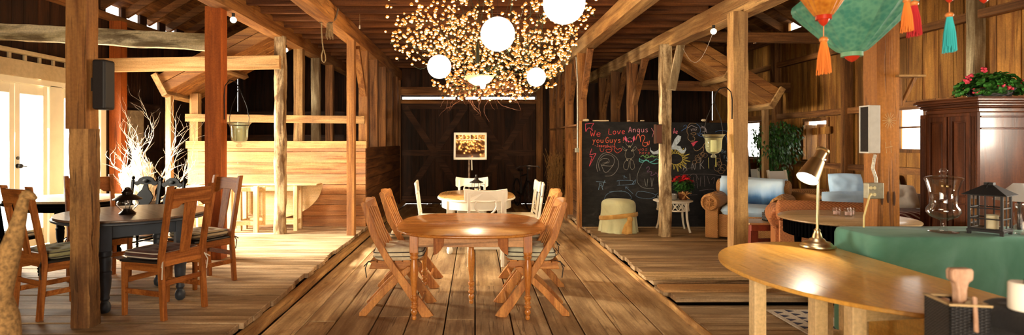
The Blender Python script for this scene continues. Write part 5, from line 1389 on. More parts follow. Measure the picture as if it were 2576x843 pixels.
# ---- brass lamp -----------------------------------------------------------------------------
t = thing('desk_lamp', 'aged brass reading lamp with lit tilted head on the oval table', 'lamp', (2.435, 3.96, .751))
m = MB(); m.lathe([(0,0),(.105,0),(.11,.008),(.108,.018),(.095,.028),(.09,.036),(.075,.042),(.055,.05),(.048,.062),(.034,.07),(.026,.10),(.02,.115),(.022,.125),(.012,.135),(0,.135)], (0,0,0), 40); m.out('base', BRASS, t, smooth=40)
m = MB(); m.tube([(0,0,.12),(.006,0,.40),(.012,0,.60)], .0095, 14); m.tube([(.012,0,.60),(.018,0,.68)], .006, 10); m.lathe([(.018,.52),(.018,.56)], (.011,0,0), 14); m.ball((.018,0,.685), .012, 12, 8); m.out('pole', BRASS, t, smooth=50)
m = MB(); m.tube([(-.02,0,.585),(.04,-.012,.60)], .006, 8); m.tube([(.012,0,.66),(.04,0,.63),(.045,0,.58)], .004, 6); m.out('joint', BRASS, t, smooth=50)
hd = Vector((-.62, -.28, -.80)).normalized(); q = hd.to_track_quat('-Z', 'Y').to_matrix(); hc = Vector((-.022, -.02, .60))
m = MB(); m.lathe([(.034,.125),(.045,.12),(.044,.105),(.036,.10),(.036,.03),(.05,.02),(.053,.0),(.074,-.14),(.071,-.14),(.05,.0),(.034,.02),(0,.10)], hc, 36, 0, None, q); hdo = m.out('head', BRASS, t, smooth=40)
m = MB(); m.lathe([(0,-.128),(.069,-.128),(.069,-.132),(0,-.132)], hc, 32, 0, None, q); m.out('lit_bulb', emis('lamp_glow', (1,.93,.88), 9), hdo)
m = MB(); m.tube([(.10, -.01, .006), (.128, -.012, .006)], .006, 8); m.out('cord_stub', BRASS, t, smooth=50)

# ---- things on the green cloth ----------------------------------------------------------------
ZC = .8885
t = thing('glass_urn', 'tall clear glass urn with lid and foot on the green cloth', 'glass urn', (3.19, 3.79, ZC))
p = [(.085,0),(.085,.004),(.03,.012),(.016,.03),(.016,.075),(.03,.085),(.075,.105),(.096,.135),(.095,.16),(.078,.185),(.076,.22),(.082,.28),(.098,.34),(.108,.362),(.104,.362),(.094,.34),(.078,.28),(.072,.22),(.074,.187),(.091,.16),(.092,.136),(.072,.11),(.03,.092),(0,.09)]
m = MB(); m.lathe(p, (0,0,0), 36); m.out('vessel', GLASS, t, smooth=60)
m = MB(); m.lathe([(.110,.364),(.104,.372),(.06,.384),(.02,.39),(.012,.394),(.022,.405),(.025,.418),(.015,.432),(0,.436)], (0,0,0), 36); m.out('lid', GLASS, t, smooth=60)
t = thing('lantern', 'black square lantern with a candle on the green cloth', 'lantern', (3.44, 3.72, ZC), R(32))
BLK = plain('lantern_black', (.022,.022,.024), .5, .2)
w, h = .083, .215
m = MB(); m.bb(-w - .012, w + .012, -w - .012, w + .012, .018, .034)
for sx in (-1, 1):
    for sy in (-1, 1): m.bb(sx*w - .007, sx*w + .007, sy*w - .007, sy*w + .007, .03, h + .05); m.bb(sx*w - .01, sx*w + .01, sy*w - .01, sy*w + .01, 0, .02)
for a in (-1, 1):
    for z in (.038, .105, .175, h + .045): m.bb(-w, w, a*w - .004, a*w + .004, z - .004, z + .004); m.bb(a*w - .004, a*w + .004, -w, w, z - .004, z + .004)
    m.bb(-.004, .004, a*w - .004, a*w + .004, .034, h + .045); m.bb(a*w - .004, a*w + .004, -.004, .004, .034, h + .045)
m.out('frame', BLK, t, bevel=.0015)
m = MB()
for a in (-1, 1): m.bb(-w, w, a*w - .001, a*w + .001, .034, h + .045); m.bb(a*w - .001, a*w + .001, -w, w, .034, h + .045)
m.out('panes', GLASS, t)
m = MB(); z0 = h + .05; e = .115
m.add([(-e,-e,z0),(e,-e,z0),(e,e,z0),(-e,e,z0),(-.025,-.025,z0 + .062),(.025,-.025,z0 + .062),(.025,.025,z0 + .062),(-.025,.025,z0 + .062),(-e,-e,z0 - .004),(e,-e,z0 - .004),(e,e,z0 - .004),(-e,e,z0 - .004)],
      [(0,1,5,4),(1,2,6,5),(2,3,7,6),(3,0,4,7),(4,5,6,7),(8,11,10,9),(0,8,9,1),(1,9,10,2),(2,10,11,3),(3,11,8,0)])
m.bb(-.024, .024, -.024, .024, z0 + .06, z0 + .078); m.tube([(-.022,0,z0 + .075),(-.05,.0,z0 + .06),(-.06,0,z0 + .045)], .003, 6); m.out('roof', BLK, t)
m = MB(); m.lathe([(0,.036),(.036,.036),(.036,.125),(.03,.128),(0,.122)], (.0,-.01,0), 24); m.out('candle', WAX, t, smooth=40)
m = MB(); m.lathe([(0,0),(.052,0),(.056,.01),(.056,.135),(.05,.16),(.044,.172),(.048,.178),(.048,.20),(.044,.20),(.044,.178),(.040,.172),(.052,.135),(.052,.012),(0,.008)], (3.655, 3.70, ZC), 30)
for k in range(3): m.tube([(3.655 + .049*math.cos(2*PI*i/24), 3.70 + .049*math.sin(2*PI*i/24), ZC + .181 + .007*k) for i in range(24)], .0018, 5, closed=True)
tag(m.out('mason_jar', GLASS, smooth=50), 'clear glass screw-top jar at the right edge of the green cloth', 'jar')
t = thing('table_lamp', 'white cone lamp shade at the right edge behind the glass jar', 'lamp', (3.86, 3.95, ZC))
m = MB(); m.lathe([(.14,.20),(.03,.32),(.027,.32),(.137,.20)], (0,0,0), 32); m.out('lamp_shade', plain('white_shade', (.80,.80,.80), .7, trans=.4), t, smooth=40)
m = MB(); m.lathe([(0,0),(.05,0),(.05,.01),(.01,.03),(.01,.26),(0,.26)], (0,0,0), 20); m.out('stand', BLACK, t, smooth=40)

# ---- flowers on the wardrobe --------------------------------------------------------------------
t = thing('geranium', 'bushy geranium with pink-red blooms on top of the wardrobe', 'potted plant', (4.96, 5.36, PZ + 1.801))
m = MB(); m.lathe([(0,0),(.14,0),(.20,.09),(.19,.09),(0,.07)], (0,0,0), 24); m.out('basket', wicker('dark_wicker', (.012,.012,.013), (.08,.075,.07), 90), t, smooth=40)
m = MB(); m2 = MB(); m3 = MB()
for k in range(430):
    a = fr2.random()*2*PI; el = fr2.uniform(-.1, 1.3); r = fr2.uniform(.7, 1.0)
    p = Vector((.30*r*math.cos(a)*math.cos(el), .22*r*math.sin(a)*math.cos(el), .06 + .20*r*math.sin(el)))
    n = (p - Vector((0,0,-.1))).normalized(); n = (n + Vector((fr2.uniform(-.4,.4), fr2.uniform(-.4,.4), fr2.uniform(-.2,.4)))).normalized()
    q = n.to_track_quat('Z', 'Y').to_matrix(); rad = fr2.uniform(.022,.036); mm = m if fr2.random() < .6 else m2
    vs = [p + q @ Vector((0,0,-.006))] + [p + q @ Vector((rad*(1 + .1*math.sin(j*3))*math.cos(2*PI*j/9), rad*math.sin(2*PI*j/9), .006*math.sin(j*2))) for j in range(9)]
    mm.add(vs, [(0, j + 1, (j + 1) % 9 + 1) for j in range(9)])
for (x, y, z) in ((-.27,-.05,.16),(-.22,-.08,.06),(-.05,-.17,.10),(.24,-.1,.13),(.28,-.05,.18),(-.10,-.05,.27),(-.2,.0,.21),(.0,-.2,.08)):
    m3 = MB()
    for j in range(9): m3.ball((x + fr2.uniform(-.022,.022), y + fr2.uniform(-.02,.02), z + fr2.uniform(-.018,.018)), .013, 7, 5)
    m3.out('bloom', plain('geranium_pink', (.66,.05,.09), .5), t, smooth=60)
m.out('leaves', LEAF2, t); m2.out('leaves', LEAF, t)

# ---- silk lanterns -------------------------------------------------------------------------------
def silk(name, col, c2):
    m, nt, bs, out = newmat(name); v, _ = coords(nt, False)
    vo = nt.nodes.new('ShaderNodeTexVoronoi'); vo.inputs['Scale'].default_value = 38; nt.links.new(v, vo.inputs['Vector'])
    n = noise_n(nt, v, 9, 4, .8); f = math_n(nt, 'ADD', math_n(nt, 'MULTIPLY', vo.outputs['Distance'], .25), math_n(nt, 'MULTIPLY', n, .5))
    co = ramp(nt, f, [(.26, c2), (.46, col)]); nt.links.new(co, bs.inputs['Base Color']); bs.inputs['Roughness'].default_value = .35; bs.inputs['Sheen Weight'].default_value = .3
    t = nt.nodes.new('ShaderNodeBsdfTranslucent'); nt.links.new(co, t.inputs[0]); mx = nt.nodes.new('ShaderNodeMixShader'); mx.inputs[0].default_value = .55
    nt.links.new(bs.outputs[0], mx.inputs[1]); nt.links.new(t.outputs[0], mx.inputs[2]); nt.links.new(mx.outputs[0], out.inputs[0]); return m
LACQ = plain('red_lacquer', (.52,.035,.012), .25, coat=.4); WBEAD = plain('orange_bead', (.70,.25,.06), .35)
def tassel(root, x, z, L, mat, nm='tassel', bead=WBEAD, r=.022):
    m = MB(); m.tube([(x,0,z),(x,0,z - .06)], .0025, 5); m.ball((x,0,z - .07), r*.62, 12, 8, (1,1,.75)); tb = m.out('tassel_cord', bead, root, smooth=60)
    m = MB()
    for k in range(90):
        a = 2*PI*k*.382; q = math.sqrt((k + .5)/90)*r; m.tube([(x + q*.35*math.cos(a), q*.35*math.sin(a), z - .078), (x + q*.8*math.cos(a), q*.8*math.sin(a), z - .078 - L*.45), (x + q*math.cos(a), q*math.sin(a), z - .078 - L*(.9 + .1*math.sin(k*5)))], .0019, 4)
    m.out(nm, mat, root, smooth=60)
def silk_lantern(label, c, R_, up, dn, nr, mat, rim, finial=True, ribs=20):
    t = thing('silk_lantern', label, 'silk lantern', c, .2, 'silk lanterns along the top right')
    prof = [(nr, -dn), (nr*1.02, -dn + .01)]
    for i in range(1, 12):
        q = i/12; prof.append((nr + (R_ - nr)*q**.92, -dn + dn*.98*q))
    prof += [(R_, -.006), (R_*1.005, .01), (R_*.985, .03)]
    for i in range(1, 10):
        q = i/10; prof.append((R_*.985 + (nr - R_*.985)*q, .03 + (up - .03)*(q**.8)))
    m = MB(); m.lathe(prof, (0,0,0), ribs*4, 0, lambda a, z, i: 1 - .06*abs(math.sin(a*ribs/2))*(1 if abs(z) < dn else 0)); m.out('shade', mat, t, smooth=35)
    m = MB(); m.lathe([(nr*1.06,-dn - .012),(nr*1.06,-dn + .012),(nr*.9,-dn + .012)], (0,0,0), 32); m.out('rim', rim, t)
    m = MB(); m.lathe([(0,-dn - .045),(nr*.35,-dn - .036),(nr*.6,-dn - .024),(nr*.75,-dn - .012),(0,-dn - .01)], (0,0,0), 24); m.out('finial', LACQ, t, smooth=50)
    m = MB(); m.tube([(0,0,up),(0,0,3.2 - c[2] if c[2] < 3 else .3)], .003, 5); m.out('cord', BLACK, t)
    return t
silk_lantern('large green silk lantern hanging at the top right', (2.167, 3.2, 2.27), .305, .17, .265, .052, silk('green_silk', (.28,.68,.50), (.12,.46,.38)), plain('green_band', (.18,.40,.24), .5))
t = silk_lantern('small orange silk lantern in front of the big green one', (1.716, 2.74, 2.225), .105, .08, .11, .034, silk('orange_silk', (.86,.42,.05), (.62,.22,.02)), LACQ)
tassel(t, 0, -.15, .165, plain('orange_thread', (.85,.24,.03), .7), r=.034)
t = silk_lantern('red silk lantern above the photo edge with red and orange tassels', (2.035, 2.6, 2.375), .085, .08, .12, .030, silk('red_silk', (.55,.03,.02), (.32,.012,.01)), LACQ)
tassel(t, -.022, -.145, .14, plain('orange_thread', (.85,.24,.03), .7), 'tassel', WBEAD, .026); tassel(t, .02, -.155, .15, plain('red_thread', (.50,.012,.02), .7), 'tassel', WBEAD, .03)
t = silk_lantern('silk lantern above the photo edge with a teal tassel', (2.216, 2.6, 2.315), .080, .08, .12, .030, silk('teal_silk', (.04,.36,.38), (.02,.2,.22)), LACQ)
tassel(t, 0, -.15, .17, plain('teal_thread', (.03,.50,.55), .7), 'tassel', WBEAD, .028)
t = silk_lantern('silk lantern mostly above the photo edge, farthest right', (2.377, 2.6, 2.345), .070, .08, .152, .030, silk('teal_silk2', (.30,.05,.04), (.2,.03,.02)), LACQ)

# ---- rug --------------------------------------------------------------------------------------------
RUGN = plain('rug_navy', (.03,.03,.06), .95); RUGC = plain('rug_cream', (.56,.48,.38), .95, nz=.3, nscale=60)
t = thing('rug', 'small cream rug with navy triangles behind the oval table legs', 'rug', (2.50, 4.06, .052), 0)
m = MB(); m.bb(0, .44, 0, .72, 0, .012); m.out('pile', RUGC, t, bevel=.004)
m = MB()
for k in range(7):
    y = .03 + k*.095; m.prism([(.035, y), (.035, y + .07), (.10, y + .035)], .012, .0135); m.prism([(.15, y + .04), (.15, y + .11), (.215, y + .075)], .012, .0135); m.prism([(.27, y), (.27, y + .07), (.335, y + .035)], .012, .0135)
m.out('triangles', RUGN, t)

# ---- right foreground: dark stand, woven box, wooden figure, bag, candle ---------------------------------
t = thing('side_stand', 'low black-draped stand in the near right corner', 'stand', (2.05, 1.86, 0))
m = MB(); m.bb(-.475, .6, -.19, .09, .0, .81); m.out('drape', cloth('black_cloth', (.018,.018,.022), (.01,.01,.012), .9, 200, .3, 5), t, bevel=.02)
t = thing('woven_box', 'open black woven box with tan lining in the near right corner', 'basket', (1.618, 1.87, .812), R(-10))
m = MB(); w, d, h = .060, .068, .155
for a, b, c, e in ((-w, w, -d, -d + .008), (-w, w, d - .008, d), (-w, -w + .008, -d, d), (w - .008, w, -d, d)): m.bb(a, b, c, e, 0, h)
m.bb(-w, w, -d, d, 0, .006); m.out('basket', wicker('black_weave', (.005,.005,.006), (.035,.035,.04), 260), t, bevel=.002)
m = MB(); m.bb(-w + .009, w - .009, -d + .009, d - .009, .09, .135)
for a, b, c, e in ((-w - .002, w + .002, -d - .002, -d + .012), (-w - .002, w + .002, d - .012, d + .002), (-w - .002, -w + .012, -d, d), (w - .012, w + .002, -d, d)): m.bb(a, b, c, e, h, h + .006)
m.out('lining', plain('tan_lining', (.52,.38,.20), .9), t)
PINKW = wood('rosy_wood', (.50,.30,.20), (.68,.46,.34), 'Z', 1.5, .55, .1, .05)
t = thing('wooden_mallet', 'rosy wooden T-shaped handle standing up from the woven box', 'wooden tool', (1.628, 1.87, .949))
m = MB(); m.prism([(-.018,0),(.018,0),(.019,.06),(.026,.085),(.044,.095),(.046,.125),(.040,.135),(-.040,.135),(-.046,.125),(-.044,.095),(-.026,.085),(-.019,.06)], -.015, .015, lambda u, v, w: (u * .8, w, v * .95)); m.out('handle', PINKW, t, bevel=.005)
t = thing('wooden_spatula', 'slim wooden stick leaning out over the front of the woven box', 'wooden tool', (1.622, 1.80, .982), 0)
m = MB(); m.bar((.012, .02, .012), (-.032, -.035, -.085), .013, .008, up=(0,1,0), n=6); m.out('stick', PINKW, t, bevel=.003)
for i, (x, y, z, r, lb) in enumerate(((1.590, 1.885, .964, .013, 'brown pebble left of the wooden handle in the woven box'), (1.635, 1.838, .965, .013, 'cream pebble in front of the wooden handle'), (1.658, 1.862, .964, .011, 'tan pebble right of the wooden handle'))):
    m = MB(); m.ball((x, y, z), r, 14, 8, (1.2, 1, .8)); tag(m.out('pebble', plain('pebble_%s' % ('brown','cream','tan')[i], ((.30,.16,.09),(.66,.58,.38),(.50,.36,.22))[i], .6, nz=.3), smooth=60), lb, 'pebble', 'pebbles in the woven box')
m = MB(); m.cushion((0,0,0), .36, .26, .15, pw=6, wr=.012); o = m.out('bag', cloth('black_nylon', (.022,.022,.026), (.012,.012,.014), .6, 150, .3, 7), smooth=60, loc=(1.885, 1.815, .894), rot=(0, 0, R(2))); tag(o, 'soft black bag beside the woven box in the near right corner', 'bag')
t = thing('pillar_candle', 'short white pillar candle at the bottom right edge', 'candle', (1.735, 1.76, .970))
m = MB(); m.lathe([(0,0),(.036,0),(.038,.004),(.038,.082),(.034,.087),(0,.080)], (0,0,0), 28); m.out('wax', plain('white_wax', (.90,.88,.80), .45, emit=(1,.97,.9), estr=.0), t, smooth=40)
m = MB(); m.tube([(0,0,.08),(.002,0,.098)], .0015, 5); m.out('wick', BLACK, t)

# ---- left foreground figure ----------------------------------------------------------------------------
STRAW = plain('woven_seagrass', (.40,.23,.08), .85, nz=.6, nscale=55, bmp=.6)
t = thing('straw_animal', 'tan woven straw animal with long neck and small head at the left edge', 'sculpture', (-2.22, 2.55, 0))
def px(pxx, pyy, d=2.55): v = at(pxx, pyy, d); return v - Vector((-2.22, 2.55, 0))
m = MB(); pts = [px(-40, 1150), px(-20, 1000), px(0, 880), px(2, 800), px(-8, 745), px(14, 665), px(38, 590), px(50, 545), px(58, 508), px(64, 492)]
m.tube(pts, [.13,.13,(.085),.072,.058,.050,.036,.028,.022,.018], 18); m.out('body', STRAW, t, smooth=70)
m = MB(); m.tube([px(58, 497), px(70, 488), px(82, 494), px(90, 500)], [.020,.024,.016,.009], 14); m.tube([px(58, 494), px(57, 480)], [.009,.004], 8); m.tube([px(66, 492), px(67, 478)], [.009,.004], 8); m.out('head', STRAW, t, smooth=70)
m = MB(); m.ball(tuple(px(-40, 1150)), .2, 18, 12, (1, 1, .9))
for dx in (-.09, .09):
    for dy in (-.08, .08): p = px(-40, 1150); m.tube([(p.x + dx, dy, p.z), (p.x + dx*1.2, dy, .0)], [.05, .035], 10)
m.out('haunches', STRAW, t, smooth=70)
# ================================================================== CHALKBOARD
YBD = 9.07
t = thing('chalkboard', 'large black chalkboard covered with chalk drawings and writing', 'chalkboard', (0, YBD, 0))
def bp(px, py): v = at(px, py, YBD); return (v.x, v.z)
m = MB(); poly = [bp(*p) for p in ((1465,571),(1465,306),(1868,309),(1874,330),(1882,370),(1889,420),(1893,480),(1894,571))]
m.prism(poly[::-1], .012, .035, lambda u, v, w: (u, w, v))
bd, nt, bs, out = newmat('chalkboard_black'); v, _ = coords(nt, False)
n1 = noise_n(nt, v, 1.6, 6, .8, .65); n2 = noise_n(nt, mapping(nt, v, (3, 1, 9)), 1.5, 6, 1.2, .7)
f = math_n(nt, 'MULTIPLY', n1, n2)
nt.links.new(ramp(nt, f, [(.18, (.008,.008,.009)), (.33, (.018,.017,.017)), (.46, (.035,.032,.03))]), bs.inputs['Base Color']); bs.inputs['Roughness'].default_value = .75; bs.inputs['Specular IOR Level'].default_value = .2
m.out('panel', bd, t)
m = MB(); x, _z = bp(1463, 571); m.bb(x - .03, x + .005, -.01, .05, PZ, bp(0, 304)[1]); m.out('edge_post', W_warm('Z'), t, bevel=.004)
CH = {}
def chalk(nm, col, strokes, label=None, r=.0055, fill=()):
    m = MB()
    for s in strokes:
        pts = [bp(*p) for p in s]
        if len(pts) > 2:       # smooth the hand-drawn line
            q = [pts[0]]
            for i in range(len(pts) - 1):
                p0 = pts[max(i-1,0)]; p1 = pts[i]; p2 = pts[i+1]; p3 = pts[min(i+2,len(pts)-1)]
                for k in (1/3, 2/3, 1):
                    q.append(tuple(.5*((2*b) + (-a + c)*k + (2*a - 5*b + 4*c - d)*k*k + (-a + 3*b - 3*c + d)*k**3) for a, b, c, d in zip(p0, p1, p2, p3)))
            pts = q
        m.tube([(u, .0115, v) for u, v in pts], r * .78, 6, flat=(1, .25, 1))
    for poly in fill: m.prism([bp(*p) for p in poly], .0105, .0125, lambda u, v, w: (u, w, v))
    mat = plain('chalk_' + '_'.join('%02d' % int(c*99) for c in col), col, .95, nz=.45, nscale=70)
    o = m.out(nm, mat, t)
    if label: o['label'] = label
# hand lettering: strokes in a unit box, y down from cap height 0 to base line 1
G = {'W': [[(0,.1),(.2,1),(.45,.4),(.7,1),(1,0)]], 'e': [[(.1,.7),(.8,.62),(.6,.42),(.25,.45),(.05,.72),(.3,1),(.8,.92)]], 'L': [[(.2,0),(.1,.95),(.9,1)]],
     'o': [[(.5,.42),(.1,.6),(.15,.92),(.5,1),(.85,.8),(.75,.5),(.45,.42)]], 'v': [[(.05,.42),(.4,1),(.9,.35)]], 'A': [[(0,1),(.45,0),(.9,1)], [(.15,.65),(.8,.6)]],
     'n': [[(.1,.42),(.12,1)], [(.12,.6),(.5,.42),(.8,.6),(.85,1)]], 'g': [[(.8,.5),(.4,.42),(.1,.7),(.4,.98),(.8,.7),(.8,.45),(.8,1.2),(.5,1.45),(.1,1.3)]],
     'u': [[(.1,.42),(.15,.9),(.5,1),(.8,.8),(.82,.42),(.88,1)]], 's': [[(.8,.48),(.35,.42),(.2,.6),(.7,.78),(.65,.98),(.1,.98)]], 'y': [[(.1,.4),(.45,.85)], [(.9,.35),(.45,.9),(.1,1.45)]],
     'G': [[(.95,.2),(.5,0),(.05,.45),(.2,.95),(.7,1),(.95,.65),(.5,.6)]], '!': [[(.5,0),(.45,.7)], [(.45,.92),(.46,1)]], '-': [[(.1,.6),(.8,.58)]],
     'J': [[(.2,.05),(.9,.0)], [(.6,.0),(.6,.8),(.3,1),(.05,.8)]], 'h': [[(.1,0),(.12,1)], [(.12,.65),(.5,.45),(.8,.62),(.85,1)]], 'p': [[(.1,.42),(.12,1.4)], [(.12,.5),(.6,.42),(.8,.7),(.5,.98),(.14,.9)]],
     'i': [[(.5,.42),(.5,1)], [(.5,.15),(.5,.2)]], 'w': [[(0,.42),(.2,1),(.5,.55),(.75,1),(1,.42)]], 'a': [[(.8,.5),(.4,.42),(.1,.72),(.35,1),(.8,.7)], [(.82,.45),(.85,1)]],
     'r': [[(.15,.42),(.2,1)], [(.2,.62),(.5,.42),(.8,.5)]], 'N': [[(.05,1),(.1,0),(.8,1),(.9,0)]], 'K': [[(.15,0),(.1,1)], [(.85,0),(.15,.55),(.95,1)]],
     'B': [[(.1,0),(.1,1)], [(.1,0),(.7,.15),(.6,.42),(.1,.48),(.8,.65),(.7,.95),(.1,1)]], 'F': [[(.1,0),(.1,1)], [(.1,0),(.9,0)], [(.1,.5),(.7,.48)]], 'M': [[(.05,1),(.2,0),(.5,.7),(.75,.0),(.95,1)]]}
def letters(txt, x, y, w, h, tilt=0.0):
    out = []
    for i, ch in enumerate(txt):
        if ch == ' ': continue
        for s in G[ch]: out.append([(x + (i + u*.78)*w, y + v*h + tilt*(i + u)*w) for u, v in s])
    return out
RED_, PINK, SALM = (.80,.10,.10), (.78,.30,.38), (.82,.16,.08)
chalk('chalk_writing', RED_, letters('We', 1486, 328, 15, 15) + letters('Love', 1531, 324, 11.2, 14, -.03), 'red chalk words reading We Love')
chalk('chalk_writing', PINK, letters('Angus', 1582, 319, 10.4, 14, -.02) + [[(1639,322),(1646,333)], [(1650,318),(1641,345)]], 'pink chalk word reading Angus')
chalk('chalk_writing', SALM, letters('you', 1491, 346, 10, 13) + letters('Guys!', 1524, 345, 10.2, 14, .0), 'salmon red chalk words reading you Guys!')
chalk('chalk_writing', (.72,.12,.10), letters('-Josephine', 1496, 362, 5.4, 7, .04), 'small red chalk signature', .0035)
chalk('chalk_writing', (.45,.10,.06), letters('was', 1605, 370, 9, 9) + letters('here', 1609, 380, 7, 8), 'faint dark red chalk words', .004)
chalk('chalk_monogram', SALM, [[(1600,353),(1603,342),(1608,340),(1611,349),(1612,357),(1612,345),(1618,340),(1623,346),(1618,358),(1618,366),(1626,368),(1630,360),(1621,359)], [(1629,356),(1629,363),(1633,364),(1634,354)]], 'red chalk monogram', .007)
chalk('chalk_frame', (.72,.10,.18), [[(1473,312),(1495,310)], [(1473,312),(1474,331),(1478,324),(1484,322),(1491,329)], [(1494,311),(1489,319),(1491,329)]], 'crimson chalk bracket shape')
chalk('chalk_bolt', (.78,.10,.16), [[(1489,374),(1484,390)], [(1484,390),(1500,386)], [(1500,386),(1483,418)], [(1483,418),(1490,394)], [(1490,394),(1484,394)]], 'crimson chalk lightning bolt')
chalk('chalk_hearts', (.70,.10,.07), [[(1510,372),(1511,380),(1517,382),(1520,374)], [(1513,368),(1513,371)], [(1518,367),(1518,370)], [(1526,372),(1532,369),(1540,374),(1537,382),(1528,383),(1525,377),(1534,376),(1540,378)], [(1545,376),(1549,372),(1554,376),(1561,373),(1564,378),(1553,385),(1545,377)]], 'red chalk smiley, scribble and heart', .0045)
chalk('chalk_creature', (.32,.30,.24), [[(1577,352),(1575,362),(1583,368),(1591,364),(1594,352)], [(1578,375),(1573,388),(1576,398),(1590,398),(1596,390),(1592,376)], [(1576,378),(1567,369),(1566,374),(1574,380)], [(1591,376),(1599,368),(1601,374),(1594,380)], [(1578,400),(1570,412),(1570,424),(1578,427),(1582,418),(1583,404)], [(1586,404),(1586,420),(1591,427),(1597,420),(1593,404)], [(1578,350),(1585,346),(1593,350)]], 'grey chalk horned doll', .0035)
chalk('chalk_horns', (.80,.14,.26), [], 'pink chalk horns and eyes', .004, [[(1576,357),(1571,350),(1573,342),(1577,347),(1579,354)], [(1593,355),(1592,347),(1596,341),(1598,349),(1595,356)], [(1580,354),(1582,354),(1584,356),(1583,358),(1580,358)], [(1587,354),(1589,354),(1590,357),(1587,358)]])
chalk('chalk_stitches', (.66,.62,.42), [[(1582,371),(1583,366),(1586,371),(1588,366)], [(1574,380),(1578,377)], [(1588,379),(1595,376)], [(1577,400),(1578,405),(1581,400)], [(1586,403),(1588,400),(1591,404)], [(1589,381),(1594,379)]], None, .004)
chalk('chalk_portrait', (.30,.29,.27), [[(1510,430),(1506,415),(1512,398),(1526,389),(1542,394),(1546,406),(1540,420),(1524,435),(1515,420),(1512,412)], [(1504,432),(1501,418),(1506,400),(1517,387),(1534,385),(1552,398),(1557,415),(1550,432),(1538,442),(1522,443)], [(1510,405),(1518,399),(1530,400),(1533,408),(1526,411)], [(1514,416),(1528,409)], [(1516,411),(1530,407)], [(1514,416),(1535,418),(1545,415)]], 'grey chalk swirl drawing', .0038)
chalk('chalk_plane', (.24,.42,.62), [[(1500,457),(1524,459)], [(1510,460),(1508,466),(1513,467),(1512,461)], [(1508,468),(1506,478)], [(1514,468),(1517,478)], [(1522,454),(1516,470)]], 'blue chalk stick figure', .004)
chalk('chalk_boats', (.14,.24,.36), [[(1552,456),(1560,454),(1592,455),(1590,464),(1553,466)], [(1558,456),(1558,466)], [(1590,464),(1600,452),(1597,463),(1590,464)], [(1567,442),(1578,448)], [(1570,450),(1571,441)], [(1574,470),(1593,488)], [(1574,470),(1582,471)], [(1574,470),(1575,477)], [(1520,504),(1526,490),(1545,482),(1575,483),(1588,495),(1584,501),(1540,502)], [(1533,483),(1565,480)], [(1600,492),(1606,482),(1630,484),(1650,491),(1640,499),(1610,498),(1600,492)], [(1650,491),(1655,486)]], 'blue chalk boats and fish', .004)
chalk('chalk_loop', (.24,.25,.23), [[(1648,388),(1636,394),(1622,404),(1610,424),(1603,445),(1606,462),(1620,473),(1645,475)], [(1585,437),(1586,455)], [(1622,450),(1625,468)], [(1630,450),(1628,470)], [(1638,447),(1640,470)], [(1644,449),(1641,468)]], 'grey chalk basket loop', .0042)
chalk('chalk_snake', (.26,.15,.26), [[(1626,424),(1632,419),(1634,426),(1628,433),(1640,432),(1638,442),(1648,438),(1650,434),(1655,440),(1654,446)]], 'mauve chalk snake', .004)
chalk('chalk_waves', (.12,.50,.50), [[(1610,398),(1609,406),(1618,408),(1626,402),(1634,408),(1645,405),(1652,400),(1662,404)], [(1611,402),(1620,404),(1633,404)], [(1636,409),(1646,412),(1658,410)]], 'teal chalk waves', .008)
chalk('chalk_leaves', (.25,.58,.16), [[(1612,395),(1618,391),(1623,395),(1628,389),(1634,396),(1641,390),(1646,397)], [(1622,398),(1635,395),(1648,394),(1664,397)], [(1654,392),(1661,383)]], 'green chalk leaves', .0055)
chalk('chalk_letter', (.55,.66,.74), [], 'pale blue chalk block letter left of the post', .004, [[(1637,370),(1638,378),(1646,382),(1656,378),(1660,368),(1664,372),(1665,382),(1655,388),(1643,388),(1636,380)]])
chalk('chalk_letter', (.55,.66,.74), [], 'pale blue chalk block letter right of the post', .004, [[(1690,368),(1698,350),(1706,340),(1714,343),(1712,354),(1702,366),(1712,368),(1718,379),(1723,376),(1725,371),(1727,376),(1722,386),(1714,386),(1702,376),(1690,376)]])
chalk('chalk_writing', (.80,.22,.30), [[(1697,322),(1697,335)]] + letters('ie', 1692, 325, 8, 11), 'pink chalk word ending right of the post', .006)
sun = []
for k in range(13):
    a = -1.9 + k*.30; c = (1700, 400); p = (c[0] + 19*math.cos(a - .12), c[1] + 15*math.sin(a - .12)); q = (c[0] + (32 + 6*(k % 2))*math.cos(a), c[1] + (27 + 5*(k % 2))*math.sin(a)); r_ = (c[0] + 19*math.cos(a + .12), c[1] + 15*math.sin(a + .12)); sun += [[p, q], [q, r_]]
sun.append([(1700 + 18*math.cos(a), 400 + 14*math.sin(a)) for a in [2*PI*k/20 for k in range(21)]])
chalk('chalk_sun', (.66,.55,.10), sun, 'yellow chalk sun', .005)
chalk('chalk_face', (.50,.33,.16), [[(1752,311),(1738,310),(1730,320),(1729,333),(1732,338),(1731,348),(1736,354),(1742,357),(1748,352),(1748,346),(1743,344)], [(1746,372),(1748,378),(1756,379),(1768,370),(1773,360)], [(1740,355),(1744,353)], [(1738,337),(1746,333),(1752,337),(1746,340),(1740,338)], [(1769,368),(1771,378),(1764,388)]], 'tan chalk face in profile', .004)
chalk('chalk_lashes', (.66,.60,.66), [[(1740,330),(1739,324)], [(1744,328),(1744,322)], [(1748,328),(1749,323)], [(1751,329),(1753,324)], [(1755,322),(1740,316),(1732,322)], [(1765,317),(1775,322),(1779,335)], [(1762,322),(1772,322),(1776,330),(1768,332)]], 'white chalk eyelashes and curls', .004)
chalk('chalk_lips', (.72,.08,.14), [], 'red chalk lips', .004, [[(1739,360),(1746,358),(1748,356),(1757,355),(1751,360),(1747,366),(1744,369),(1742,364)]])
